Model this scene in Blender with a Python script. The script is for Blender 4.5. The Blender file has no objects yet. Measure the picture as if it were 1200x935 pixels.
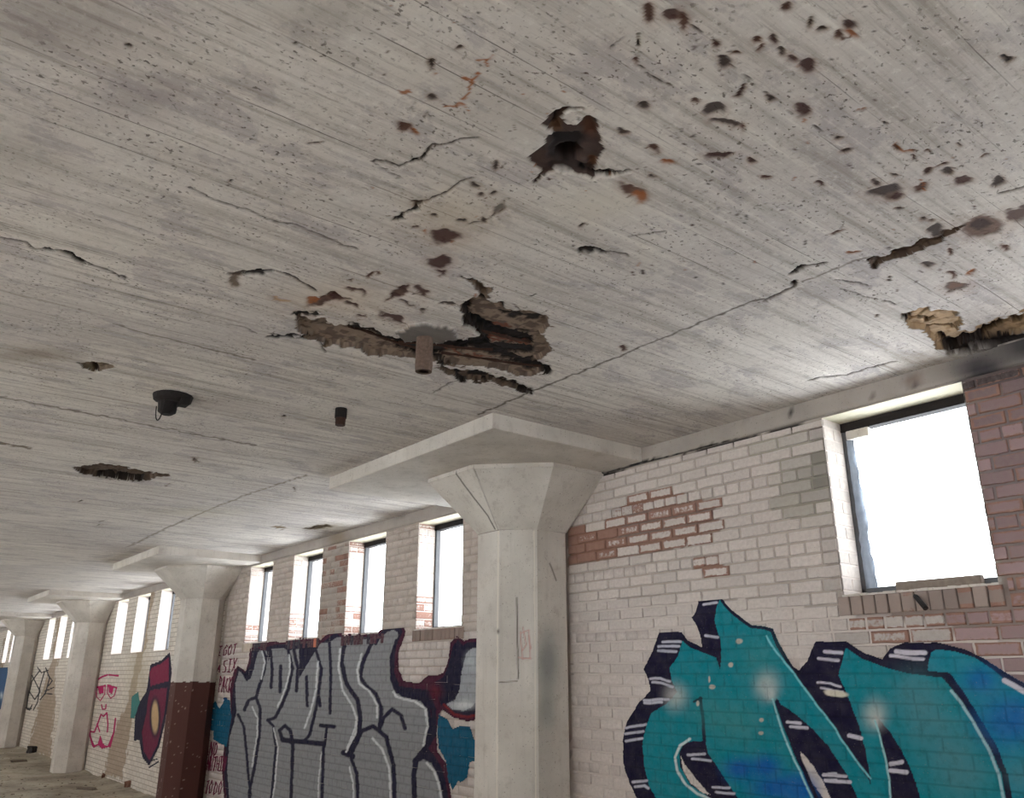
import bpy, bmesh, math, random
import numpy as np
from mathutils import Matrix, Vector

C = bpy.context.scene.collection
SC = bpy.context.scene

# ------------------------------------------------------------ camera, light
U = 1.55                       # metres per survey unit
CAMZ, CEIL = 1.732, 3.282
CAMY = -2.7156 * U
F, YAW, PITCH, ROLL = 964.64, -0.9069, 0.3272, 0.003
cy_, sy_, cp_, sp_ = math.cos(YAW), math.sin(YAW), math.cos(PITCH), math.sin(PITCH)
Fv = np.array([sy_*cp_, cy_*cp_, sp_]); Rv = np.array([cy_, -sy_, 0.0]); Uv = np.cross(Rv, Fv)
c_, s_ = math.cos(ROLL), math.sin(ROLL)
Rv, Uv = c_*Rv + s_*Uv, -s_*Rv + c_*Uv
cd = bpy.data.cameras.new('camera'); cam = bpy.data.objects.new('camera', cd); C.objects.link(cam)
cd.sensor_width = 36; cd.lens = 36*F/1200; cd.clip_start = .05; cd.clip_end = 500
cam.matrix_world = Matrix(((Rv[0], Uv[0], -Fv[0], 0), (Rv[1], Uv[1], -Fv[1], CAMY), (Rv[2], Uv[2], -Fv[2], CAMZ), (0, 0, 0, 1)))
SC.camera = cam

w = bpy.data.worlds.new('sky'); SC.world = w; w.use_nodes = True
nt = w.node_tree; bg = nt.nodes['Background']
tc = nt.nodes.new('ShaderNodeTexCoord'); sx = nt.nodes.new('ShaderNodeSeparateXYZ'); rp = nt.nodes.new('ShaderNodeValToRGB')
nt.links.new(tc.outputs['Generated'], sx.inputs[0]); nt.links.new(sx.outputs['Z'], rp.inputs[0]); nt.links.new(rp.outputs[0], bg.inputs[0])
rp.color_ramp.elements[0].color = (.93, .97, 1, 1); rp.color_ramp.elements[1].color = (.76, .87, 1, 1)
bg.inputs[1].default_value = 4.2
sl = bpy.data.lights.new('sun', 'SUN'); sl.energy = 34; sl.angle = math.radians(2); sl.color = (1, .985, .975)
so = bpy.data.objects.new('sun', sl); C.objects.link(so); so.rotation_euler = (math.radians(32), math.radians(12), 0)   # high, from the far side of the hall
SC.view_settings.view_transform = 'Standard'; SC.view_settings.look = 'None'
SC.view_settings.gamma = 1; SC.view_settings.exposure = 1.02
SC.view_settings.use_curve_mapping = False
SC.cycles.use_denoising = True
SC.cycles.max_bounces = 10; SC.cycles.diffuse_bounces = 8
SC.cycles.sample_clamp_indirect = 6

# ------------------------------------------------------------ surveying helpers
def to_photo(P):
    """world points (N,3) -> photo coordinates"""
    d = P - np.array([0, CAMY, 0.0]) - np.array([0, 0, CAMZ])
    z = d @ Fv; z = np.where(z < 1e-3, 1e-3, z)
    return 600 + F*(d @ Rv)/z, 467.5 - F*(d @ Uv)/z
def ray(px, py):
    return (px-600)/F*Rv - (py-467.5)/F*Uv + Fv
def on_plane_y(px, py, y=0.0):
    d = ray(px, py); t = (y-CAMY)/d[1]; return np.array([d[0]*t, y, CAMZ+d[2]*t])
def on_plane_z(px, py, z=CEIL):
    d = ray(px, py); t = (z-CAMZ)/d[2]; return np.array([d[0]*t, CAMY+d[1]*t, z])

def hsh(i, j, s):
    with np.errstate(over='ignore'):
        h = (i.astype(np.int64)*374761393 + j.astype(np.int64)*668265263 + s*2147483647) & 0xffffffff
        h = ((h ^ (h >> 13))*1274126177) & 0xffffffff
        return ((h ^ (h >> 16)) & 0xffff)/65535.0
def vn(x, y, s=0):
    i = np.floor(x); j = np.floor(y); fx = x-i; fy = y-j
    fx = fx*fx*(3-2*fx); fy = fy*fy*(3-2*fy)
    a = hsh(i, j, s); b = hsh(i+1, j, s); c = hsh(i, j+1, s); d = hsh(i+1, j+1, s)
    return (a*(1-fx)+b*fx)*(1-fy) + (c*(1-fx)+d*fx)*fy
def fbm(x, y, s=0, o=3):
    r = 0; a = .5
    for k in range(o):
        r = r + a*vn(x, y, s+k); x = x*2.03; y = y*2.03; a *= .5
    return r/(1-.5**o)

def srgb(r, g, b):
    f = lambda c: (c/255/12.92) if c/255 <= .04045 else ((c/255+.055)/1.055)**2.4
    return (f(r), f(g), f(b))

class Paint:
    """colour and relief marks traced on a surface; pts are the surface's points"""
    def __init__(self, P, warp=0.0, wscale=30, seed=1, ax=(0, 1)):
        self.u, self.v = to_photo(P); a = P[:, ax[0]]*wscale; b = P[:, ax[1]]*wscale
        if warp:
            self.wu = self.u + warp*(fbm(a, b, seed)-.5)*2; self.wv = self.v + warp*(fbm(a, b, seed+50)-.5)*2
        else: self.wu, self.wv = self.u, self.v
        self.rgb = np.zeros((len(P), 3)); self.a = np.zeros(len(P))
        self.order = np.argsort(self.wu); self.su = self.wu[self.order]
    def near(self, x0, x1, y0, y1):
        i0, i1 = np.searchsorted(self.su, [x0, x1]); idx = self.order[i0:i1]
        v = self.wv[idx]; return idx[(v >= y0) & (v <= y1)]
    def poly(self, pts):
        pts = np.array(pts, float)
        idx = self.near(pts[:, 0].min(), pts[:, 0].max(), pts[:, 1].min(), pts[:, 1].max())
        x = self.wu[idx]; y = self.wv[idx]; ins = np.zeros(len(idx), bool)
        n = len(pts)
        for k in range(n):
            x1, y1 = pts[k]; x2, y2 = pts[(k+1) % n]
            if y1 == y2: continue
            c = ((y1 > y) != (y2 > y)) & (x < (x2-x1)*(y-y1)/(y2-y1)+x1); ins ^= c
        return idx[ins]
    def stroke(self, pts, wd):
        pts = np.array(pts, float); r = wd/2
        idx = self.near(pts[:, 0].min()-r-1, pts[:, 0].max()+r+1, pts[:, 1].min()-r-1, pts[:, 1].max()+r+1)
        x = self.wu[idx]; y = self.wv[idx]; d = np.full(len(idx), 1e9)
        for k in range(len(pts)-1):
            a = pts[k]; e = pts[k+1]-a; L = e@e+1e-9
            t = np.clip(((x-a[0])*e[0]+(y-a[1])*e[1])/L, 0, 1)
            d = np.minimum(d, np.hypot(x-a[0]-t*e[0], y-a[1]-t*e[1]))
        k = np.clip(r+.5-d, 0, 1); m = k > 0
        return idx[m], k[m]
    def blot(self, x, y, rx, ry, ang=0):
        R = max(rx, ry)*1.4+2; idx = self.near(x-R, x+R, y-R, y+R)
        a = math.radians(ang); dx = self.wu[idx]-x; dy = self.wv[idx]-y
        u = (dx*math.cos(a)+dy*math.sin(a))/rx; v = (-dx*math.sin(a)+dy*math.cos(a))/ry
        q = np.sqrt(u*u+v*v); k = np.clip((1.15-q)/.35, 0, 1); m = k > 0
        return idx[m], k[m]
    def put(self, idx, col, k=1.0):
        k = np.broadcast_to(np.asarray(k, float), idx.shape); kk = k[:, None]
        a0 = self.a[idx]; an = a0+(1-a0)*k
        mix = np.where(an > 1e-6, k/np.maximum(an, 1e-6), 0)[:, None]
        self.rgb[idx] = self.rgb[idx]*(1-mix) + np.array(col)*mix; self.a[idx] = an
    def fill(self, pts, col, k=1.0): self.put(self.poly(pts), col, k)
    def line(self, pts, wd, col, k=1.0):
        i, q = self.stroke(pts, wd); self.put(i, col, q*k)
    def soft(self, x, y, rx, ry, col, k=1.0):
        i = self.near(x-rx*1.7, x+rx*1.7, y-ry*1.7, y+ry*1.7)
        q = ((self.wu[i]-x)/rx)**2+((self.wv[i]-y)/ry)**2; q = np.clip(np.exp(-1.3*q)*1.15-.05, 0, 1); self.put(i, col, q*k)

# ------------------------------------------------------------ mesh helpers
def mesh_np(name, V, Q, mat, parent=None, col=None, loc=(0, 0, 0), smooth=False, mats=None, midx=None):
    me = bpy.data.meshes.new(name)
    V = np.asarray(V, np.float32); Q = np.asarray(Q, np.int32)
    n = Q.shape[1]
    me.vertices.add(len(V)); me.vertices.foreach_set('co', (V-np.array(loc, np.float32)).ravel())
    me.loops.add(Q.size); me.loops.foreach_set('vertex_index', Q.ravel())
    me.polygons.add(len(Q)); me.polygons.foreach_set('loop_start', np.arange(len(Q), dtype=np.int32)*n)
    try: me.polygons.foreach_set('loop_total', np.full(len(Q), n, np.int32))
    except Exception: pass
    for m in (mats or [mat]): me.materials.append(m)
    if midx is not None: me.polygons.foreach_set('material_index', np.asarray(midx, np.int32))
    if smooth: me.polygons.foreach_set('use_smooth', np.ones(len(Q), bool))
    me.update(calc_edges=True)
    if col is not None:
        at = me.color_attributes.new('paint', 'FLOAT_COLOR', 'POINT')
        at.data.foreach_set('color', np.asarray(col, np.float32).ravel())
    o = bpy.data.objects.new(name, me); C.objects.link(o); o.location = loc
    if parent:
        o.parent = parent
        o.location = Vector(loc)-parent.location
    return o
class MB:
    def __init__(s): s.v = []; s.f = []; s.m = []
    def box(s, x0, x1, y0, y1, z0, z1, M=None, m=0):
        b = len(s.v); P = [(x, y, z) for z in (z0, z1) for y in (y0, y1) for x in (x0, x1)]
        if M is not None: P = [tuple(M @ Vector(p)) for p in P]
        s.v += P
        for q in ((0, 2, 3, 1), (4, 5, 7, 6), (0, 1, 5, 4), (2, 6, 7, 3), (0, 4, 6, 2), (1, 3, 7, 5)):
            s.f.append(tuple(b+i for i in q)); s.m.append(m)
    def tube(s, pts, r, n=10, cap=True):
        pts = [Vector(p) for p in pts]; rings = []
        for k, p in enumerate(pts):
            d = (pts[min(k+1, len(pts)-1)]-pts[max(k-1, 0)]).normalized()
            a = d.orthogonal().normalized() if k == 0 else (a0 - a0.dot(d)*d).normalized()
            a0 = a; b = d.cross(a); rr = r[k] if isinstance(r, (list, tuple)) else r
            base = len(s.v); s.v += [tuple(p+rr*(math.cos(t)*a+math.sin(t)*b)) for t in [2*math.pi*i/n for i in range(n)]]
            rings.append(base)
        for A, B in zip(rings, rings[1:]):
            for i in range(n): s.f.append((A+i, A+(i+1) % n, B+(i+1) % n, B+i)); s.m.append(0)
        if cap:
            s.f.append(tuple(rings[0]+i for i in range(n))[::-1]); s.f.append(tuple(rings[-1]+i for i in range(n))); s.m += [0, 0]
    def build(s, name, mat, parent=None, loc=(0, 0, 0), smooth=False, mats=None, bevel=0):
        me = bpy.data.meshes.new(name); L = Vector(loc)
        me.from_pydata([tuple(Vector(v)-L) for v in s.v], [], s.f)
        for m in (mats or [mat]): me.materials.append(m)
        for p, i in zip(me.polygons, s.m): p.material_index = i; p.use_smooth = smooth
        me.update()
        o = bpy.data.objects.new(name, me); C.objects.link(o); o.location = L
        if parent: o.parent = parent; o.location = L-parent.location
        if bevel:
            b = o.modifiers.new('bevel', 'BEVEL'); b.width = bevel; b.segments = 2; b.limit_method = 'ANGLE'
        return o
def tag(o, label=None, cat=None, group=None, kind=None):
    if label: o['label'] = label
    if cat: o['category'] = cat
    if group: o['group'] = group
    if kind: o['kind'] = kind
    return o
def empty(name, loc):
    o = bpy.data.objects.new(name, None); C.objects.link(o); o.location = loc; o.empty_display_size = .1; return o

# ------------------------------------------------------------ materials
class NT:
    def __init__(s, name, rough=.85):
        s.m = bpy.data.materials.new(name); s.m.use_nodes = True; s.t = s.m.node_tree; s.b = s.t.nodes['Principled BSDF']
        s.b.inputs['Roughness'].default_value = rough; s.b.inputs['Specular IOR Level'].default_value = .25
        s.geo = s.n('ShaderNodeNewGeometry'); s.pos = s.geo.outputs['Position']
    def n(s, t, **k):
        x = s.t.nodes.new(t)
        for a, b in k.items(): setattr(x, a, b)
        return x
    def l(s, a, b): s.t.links.new(a, b)
    def sett(s, sock, v):
        if hasattr(v, 'is_output') or isinstance(v, bpy.types.NodeSocket): s.l(v, sock)
        elif isinstance(v, (tuple, list)) and len(v) == 3 and len(sock.default_value) == 4: sock.default_value = (*v, 1)
        else: sock.default_value = v
    def scale(s, vec, sc):
        x = s.n('ShaderNodeMapping'); s.l(vec, x.inputs[0]); x.inputs['Scale'].default_value = sc; return x.outputs[0]
    def noise(s, sc=5, det=4, vec=None, rough=.55, dist=0):
        x = s.n('ShaderNodeTexNoise'); s.l(vec or s.pos, x.inputs['Vector']); x.inputs['Scale'].default_value = sc
        x.inputs['Detail'].default_value = det; x.inputs['Roughness'].default_value = rough; x.inputs['Distortion'].default_value = dist
        return x.outputs['Fac']
    def ramp(s, f, a, b, lo=0.0, hi=1.0):
        x = s.n('ShaderNodeMapRange'); s.sett(x.inputs[0], f); x.inputs[1].default_value = a; x.inputs[2].default_value = b
        x.inputs[3].default_value = lo; x.inputs[4].default_value = hi; return x.outputs[0]
    def mix(s, f, a, b, mode='MIX'):
        x = s.n('ShaderNodeMix', data_type='RGBA', blend_type=mode); s.sett(x.inputs[0], f); s.sett(x.inputs[6], a); s.sett(x.inputs[7], b)
        return x.outputs[2]
    def math(s, op, a, b=0.0, c=None):
        x = s.n('ShaderNodeMath', operation=op); s.sett(x.inputs[0], a); s.sett(x.inputs[1], b)
        if c is not None: s.sett(x.inputs[2], c)
        return x.outputs[0]
    def xyz(s, vec=None):
        x = s.n('ShaderNodeSeparateXYZ'); s.l(vec or s.pos, x.inputs[0]); return x.outputs
    def comb(s, x=0.0, y=0.0, z=0.0):
        n = s.n('ShaderNodeCombineXYZ'); s.sett(n.inputs[0], x); s.sett(n.inputs[1], y); s.sett(n.inputs[2], z); return n.outputs[0]
    def bump(s, h, st=.3, d=.005):
        x = s.n('ShaderNodeBump'); s.l(h, x.inputs['Height']); x.inputs['Strength'].default_value = st; x.inputs['Distance'].default_value = d
        s.l(x.outputs[0], s.b.inputs['Normal'])
    def attr(s):
        x = s.n('ShaderNodeAttribute', attribute_name='paint'); return x.outputs['Color'], x.outputs['Alpha']
    def col(s, c): s.sett(s.b.inputs['Base Color'], c); return s.m

def simple(name, c, rough=.8, metal=0, var=.25, sc=30, bump=.3):
    t = NT(name, rough); f = t.noise(sc, 5)
    t.b.inputs['Metallic'].default_value = metal
    d = tuple(x*(1-var) for x in c); e = tuple(min(1, x*(1+var)) for x in c)
    t.col(t.mix(f, d, e)); t.bump(f, bump, .004); return t.m

def ceiling_mat():
    t = NT('board_marked_concrete', .9)
    X, Y, Z = t.xyz()
    wob = t.math('MULTIPLY', t.noise(1.3, 2), .03)
    xb = t.math('DIVIDE', t.math('ADD', X, wob), .152)
    fr = t.math('FRACT', xb); bid = t.math('FLOOR', xb)
    wn = t.n('ShaderNodeTexWhiteNoise', noise_dimensions='1D'); t.l(bid, wn.inputs['W']); rnd = wn.outputs['Value']
    base = t.mix(t.ramp(t.noise(1.1, 5), .35, .65), srgb(210, 202, 194), srgb(192, 184, 179))
    base = t.mix(t.ramp(t.noise(3.4, 8, t.scale(t.pos, (1.6, .8, 1)), rough=.68, dist=.4), .53, .58, 0, .5), base, srgb(156, 147, 149))
    base = t.mix(t.ramp(rnd, 0, 1, 0, .22), base, srgb(166, 158, 148))
    st = t.noise(1, 6, t.scale(t.pos, (26, 1.1, 1)), .65)        # wood-grain streaks along the boards
    base = t.mix(t.ramp(st, .5, .7, 0, .75), base, srgb(146, 137, 127))
    base = t.mix(t.ramp(st, .44, .3, 0, .6), base, srgb(222, 216, 206))
    s2 = t.noise(1, 5, t.scale(t.pos, (60, 5, 1)), .7)
    s3 = t.noise(38, 6, rough=.7)
    base = t.mix(t.ramp(s3, .56, .7, 0, .5), base, srgb(140, 130, 120)); base = t.mix(t.ramp(s3, .44, .34, 0, .35), base, srgb(226, 222, 214))
    base = t.mix(t.ramp(s2, .58, .72, 0, .55), base, srgb(125, 115, 106))
    # seams between form boards
    d = t.math('MINIMUM', fr, t.math('SUBTRACT', 1.0, fr))
    seam = t.ramp(d, .016, .006); gate = t.ramp(t.noise(2.2, 3, t.scale(t.pos, (2.5, .6, 1))), .47, .6)
    seam = t.math('MULTIPLY', seam, gate)
    base = t.mix(t.math('MULTIPLY', seam, .7), base, srgb(80, 72, 66))
    # pits
    pit = t.ramp(t.noise(75, 2, t.scale(t.pos, (1, .7, 1)), rough=.5), .62, .68); pg = t.ramp(t.noise(4, 3), .4, .6, .15, 1)
    pit = t.math('MULTIPLY', pit, pg)
    base = t.mix(t.math('MULTIPLY', pit, .75), base, srgb(80, 70, 62))
    pc, pa = t.attr()
    base = t.mix(pa, base, pc)
    h = t.math('ADD', t.math('MULTIPLY', st, .5), t.math('MULTIPLY', t.noise(60, 5), .35))
    h = t.math('SUBTRACT', h, t.math('MULTIPLY', seam, .6)); h = t.math('SUBTRACT', h, t.math('MULTIPLY', pit, .5))
    h = t.math('ADD', h, t.math('MULTIPLY', rnd, .3))
    t.bump(h, .55, .006)
    return t.col(base)

WHITE = srgb(202, 191, 184)
def brick_mat(name, attr):
    """painted brick: colour from the brick itself, flaking where the alpha (wear) is high"""
    t = NT(name, .8)
    if attr: pc, pa = t.attr()
    else:
        oi = t.n('ShaderNodeObjectInfo'); pc, pa = oi.outputs['Color'], oi.outputs['Alpha']
    big = t.noise(6, 5); sm = t.noise(45, 5)
    clay = t.mix(t.noise(20, 5), srgb(128, 92, 80), srgb(158, 124, 110))
    if attr: edge = t.noise(90, 3)
    else:
        tc = t.n('ShaderNodeTexCoord'); x, y, z = t.xyz(tc.outputs['Object'])
        ex = t.ramp(t.math('ABSOLUTE', x), .075, .101); ez = t.ramp(t.math('ABSOLUTE', z), .014, .031)
        edge = t.math('MAXIMUM', ex, ez)
    k = t.math('ADD', t.math('MULTIPLY', edge, .42), t.math('ADD', t.math('MULTIPLY', sm, .55), t.math('MULTIPLY', big, .35)))
    k = t.math('ADD', k, t.math('MULTIPLY', pa, 1.0)); worn = t.ramp(k, 1.12, 1.26)
    c = t.mix(t.ramp(sm, .3, .75, 0, .35), pc, srgb(140, 130, 122))
    c = t.mix(worn, c, clay)
    c = t.mix(t.ramp(t.noise(130, 2), .68, .75, 0, .5), c, srgb(90, 80, 72))
    t.bump(t.math('ADD', sm, t.math('MULTIPLY', t.noise(140, 3), .5)), .45, .004)
    return t.col(c)
def mortar_mat(far=False):
    t = NT('painted_brickwork' if far else 'mortar', .9)
    pc, pa = t.attr()
    base = t.mix(t.noise(8, 5), srgb(186, 174, 164), srgb(160, 148, 138))
    if far:
        X, Y, Z = t.xyz(); b = t.n('ShaderNodeTexBrick'); t.l(t.comb(X, Z, 0.0), b.inputs['Vector'])
        b.inputs['Scale'].default_value = 1; b.inputs['Brick Width'].default_value = .2116; b.inputs['Row Height'].default_value = .0712
        b.inputs['Mortar Size'].default_value = .006; b.inputs['Color1'].default_value = (*srgb(212, 202, 190), 1); b.inputs['Color2'].default_value = (*srgb(196, 186, 174), 1)
        b.inputs['Mortar'].default_value = (*srgb(160, 150, 138), 1); base = b.outputs['Color']
        c = t.mix(pa, base, t.mix(1.0, pc, t.mix(.45, (1, 1, 1), base), 'MULTIPLY')); t.bump(b.outputs['Fac'], -.4, .005)
    else:
        c = t.mix(pa, base, pc); t.bump(t.noise(90, 4), .5, .004)
    return t.col(c)
def film_mat():
    t = NT('spray_paint', .7); pc, pa = t.attr(); t.b.inputs['Specular IOR Level'].default_value = .12
    c = t.mix(t.ramp(t.noise(14, 6), .35, .8, 0, .35), pc, t.mix(.16, pc, srgb(170, 160, 150)))
    c = t.mix(t.ramp(t.noise(22, 6, rough=.7), .5, .36, 0, .35), c, t.mix(.5, c, (0, 0, 0)))
    c = t.mix(t.ramp(t.noise(120, 3), .67, .74, 0, .35), c, srgb(150, 140, 132))
    t.bump(t.noise(50, 5), .3, .003); t.col(c); t.sett(t.b.inputs['Alpha'], t.ramp(pa, .4, .6)); return t.m
def paint_conc(name='painted_concrete', at=True, c0=srgb(206, 198, 189), c1=srgb(186, 178, 169)):
    t = NT(name, .75); pc, pa = t.attr() if at else ((.5, .5, .5), 0.0)
    st = t.noise(1, 5, t.scale(t.pos, (18, 18, 1.2)), .6)
    c = t.mix(t.ramp(t.noise(2.5, 5), .35, .65), c0, c1); c = t.mix(t.ramp(st, .55, .75, 0, .35), c, srgb(158, 148, 138))
    bl = t.noise(9, 7, rough=.7); c = t.mix(t.ramp(bl, .54, .7, 0, .4), c, srgb(150, 136, 124))
    pit = t.ramp(t.noise(80, 2), .66, .71); c = t.mix(t.math('MULTIPLY', pit, .6), c, srgb(95, 85, 78))
    c = t.mix(pa, c, pc); t.bump(t.math('ADD', st, t.math('MULTIPLY', t.noise(50, 4), .5)), .3, .004); return t.col(c)

M_CEIL = ceiling_mat(); M_BR = brick_mat('painted_brick', False); M_BRS = brick_mat('painted_brick_course', True)
M_MORT = mortar_mat(); M_FAR = mortar_mat(True); M_FILM = film_mat(); M_CONC = paint_conc()
M_PLAIN = paint_conc('plain_painted_concrete', False)
M_BEAM = paint_conc('beam_concrete', True, srgb(170, 160, 152), srgb(150, 141, 134))
M_RUST = simple('rusty_iron', srgb(88, 62, 48), .85, .2, .5, 60, .8)
M_DARK = simple('sooty_iron', srgb(38, 33, 32), .8, .2, .4, 60, .6)
M_STEEL = simple('grey_window_steel', srgb(84, 84, 86), .6, 0, .25, 40, .2)
M_WOOD = simple('weathered_timber', srgb(120, 108, 98), .9, 0, .35, 40, .6)
M_RUBBLE = simple('broken_masonry', srgb(118, 84, 70), .95, 0, .4, 40, .9)
M_BAR = simple('corroded_bar', srgb(62, 42, 34), .9, 0, .5, 60, .9)
M_GREY = simple('grey_patch_concrete', srgb(138, 134, 130), .9, 0, .3, 50, .8)
M_GROUND = simple('pale_outdoor_ground', (.44, .47, .485), .95, 0, .2, .5, 0)
M_ROUGH = simple('plain_plaster', srgb(170, 162, 152), .9, 0, .15, 5, .2)

# ------------------------------------------------------------ ceiling with spalls, cracks and rust
def cr2(L): return [(400+x/3, y/3) for x, y in L]
def cr3(L): return [(800+x/3, y/3) for x, y in L]
def cr4(L): return [(200+x/2.4, 280+y/2.4) for x, y in L]
def cr5(L): return [(700+x/2.4, 280+y/2.4) for x, y in L]
def cr6(L): return [(x*.278, 380+y*.278) for x, y in L]
def cr7(L): return [(240+x*.3, 580+y*.3) for x, y in L]

def axis(parts):
    out = [parts[0][0]]
    for a, b, h0, g, hm in parts:
        x = a; h = h0; s = 1 if b > a else -1
        while (b-x)*s > h*1.01:
            x += s*h; out.append(x); h = min(h*g, hm)
        out.append(b)
    return np.array(out)
xs = axis([(6, -.35, 1.2, 1, 1.2), (-.35, -6.4, .0072, 1, 1), (-6.4, -42, .008, 1.022, 1.0)])
ys = axis([(.34, 0, .17, 1, 1), (0, -4.35, .0072, 1, 1), (-4.35, -9.2, .6, 1, 1)])
GX, GY = np.meshgrid(xs, ys, indexing='ij'); nx, ny = GX.shape
P = np.stack([GX.ravel(), GY.ravel(), np.full(GX.size, CEIL)], 1)
pt = Paint(P, 5.5, 26, 3); H = np.zeros(len(P))
gx, gy = P[:, 0], P[:, 1]
rough = fbm(gx*24, gy*14, 9, 4)
TAN, DK, BLK, RST, ORG, MAR = srgb(138, 118, 98), srgb(54, 40, 36), srgb(24, 20, 21), srgb(78, 44, 32), srgb(150, 90, 50), srgb(64, 34, 30)
SPM = np.zeros(len(P), bool)
def spall(poly, depth, col=TAN, dark=.5):
    i = pt.poly(poly); r = rough[i]
    step = np.floor(fbm(gx[i]*9, gy*1 if False else gy[i]*16, 21, 2)*3)/3
    H[i] = np.maximum(H[i], depth*(.45+.5*step+.5*r))
    k = (fbm(gx[i]*40, gy[i]*30, 31, 3) > .52)[:, None]*dark
    c = np.array(col)*(1-k)+np.array(DK)*k
    pt.rgb[i] = c; pt.a[i] = 1; SPM[i] = True
    return i
def dark(pts, wd, col=BLK, depth=0.0):
    i, k = pt.stroke(pts, wd); pt.put(i, col, k*.95)
    if depth: H[i] = np.maximum(H[i], H[i]*0+depth*k+H[i]*.6)
WU, WV = pt.wu.copy(), pt.wv.copy()
CU, CV = pt.u+(WU-pt.u)*.35, pt.v+(WV-pt.v)*.35
def warp(full):
    pt.wu, pt.wv = (WU, WV) if full else (CU, CV)
    pt.order = np.argsort(pt.wu); pt.su = pt.wu[pt.order]
warp(False)
# faint tonal stains first
pt.soft(60, 30, 120, 50, srgb(120, 110, 106), .35); pt.soft(160, 115, 70, 30, srgb(128, 118, 118), .45)
pt.soft(40, 415, 60, 10, srgb(126, 110, 92), .55); pt.soft(20, 180, 60, 40, srgb(132, 124, 112), .3)
pt.soft(230, 600, 60, 6, srgb(170, 160, 130), .3); pt.soft(380, 20, 60, 25, srgb(120, 112, 100), .3)
pt.soft(530, 255, 70, 40, srgb(190, 176, 156), .5); pt.soft(700, 240, 60, 25, srgb(206, 196, 180), .5)
pt.soft(400, 350, 80, 25, srgb(200, 184, 166), .5); pt.soft(590, 120, 120, 60, srgb(150, 140, 130), .25)
# construction joint and fine cracks
dark([(560, 486), (620, 460), (700, 428), (780, 395), (880, 353), (895, 350)], 1.6, srgb(84, 74, 66))
dark([(940, 331), (1000, 306), (1030, 300)], 1.4, srgb(110, 98, 88))
dark([(150, 640), (215, 610), (285, 581), (360, 556)], 1.3, srgb(128, 116, 104))
cracks = [([(0, 278), (30, 284), (40, 292), (75, 294), (86, 300), (110, 312), (148, 326)], 3), ([(222, 220), (250, 235), (290, 246), (315, 258), (350, 265), (400, 287), (420, 292)], 2),
 ([(440, 187), (470, 195), (480, 190), (500, 180), (508, 172), (530, 168), (550, 162), (560, 160)], 3), ([(460, 259), (480, 247), (500, 235), (525, 225), (540, 213), (555, 208)], 3.6),
 ([(678, 295), (690, 292), (715, 295), (730, 298), (735, 300)], 3.2), ([(700, 203), (715, 206), (735, 202)], 3), ([(737, 277), (760, 274), (780, 271)], 1.6),
 ([(748, 40), (750, 60), (748, 75), (760, 88), (775, 95), (790, 100)], 2), ([(715, 55), (732, 44)], 1.6), ([(268, 322), (285, 318), (325, 318), (345, 325), (370, 340)], 4),
 ([(315, 394), (340, 394), (372, 396), (382, 412)], 3), ([(925, 320), (945, 313), (968, 308)], 3.4), ([(895, 352), (912, 345), (935, 333)], 3), ([(947, 446), (960, 443), (990, 440), (1015, 432), (1050, 424)], 2),
 ([(978, 328), (1005, 332), (1020, 335)], 2), ([(1170, 226), (1185, 224), (1205, 218)], 2.6), ([(1035, 352), (1050, 357)], 2), ([(790, 20), (830, 42), (850, 72)], 2),
 ([(852, 75), (880, 95), (905, 115), (935, 138), (975, 160)], 1.6), ([(265, 380), (285, 382), (300, 390)], 1.2), ([(590, 235), (594, 245), (570, 258), (550, 262)], 2), ([(508, 460), (530, 447), (570, 440), (625, 456)], 1.6),
 ([(360, 168), (378, 166)], 2), ([(1030, 352), (985, 338)], 1.4), ([(600, 355), (620, 372)], 1.4), ([(470, 208), (452, 200), (440, 190)], 1.6)]
for L, wd in cracks: dark(L, wd*.62, srgb(52, 44, 42), .008)
warp(True)
for L, wd in (([(75, 294), (84, 298), (88, 303), (100, 308)], 3.4), ([(36, 290), (60, 293), (74, 294)], 2.6), ([(270, 323), (290, 319), (322, 318)], 4.2), ([(465, 258), (480, 248), (498, 237)], 4), ([(478, 193), (486, 190), (500, 181), (512, 171)], 3.2),
    ([(680, 295), (692, 292), (712, 295)], 3.2), ([(926, 320), (945, 313)], 3.4), ([(925, 338), (935, 333)], 3.6), ([(315, 395), (345, 394), (370, 397)], 3.4), ([(370, 350), (390, 345), (410, 352)], 2.4), ([(505, 128), (500, 135)], 2)): dark(L, wd, BLK, .012)
rs = random.Random(77)
for k in range(330):      # small rust and grit specks, thicker towards the stained strip
    t_ = rs.random(); x = 430+rs.random()*780; y = (.30*(x-430)*rs.random()+rs.gauss(150, 110)) if k % 3 else rs.uniform(0, 360)
    if not (0 < y < 345+.0*x): continue
    i, q = pt.blot(x, y, rs.uniform(.9, 2.4)*(1.6 if k % 9 == 0 else 1), rs.uniform(.7, 1.5), rs.uniform(-40, 30)); pt.put(i, rs.choice([BLK, DK, DK, RST, MAR, ORG]), q*rs.uniform(.5, .95))
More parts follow.
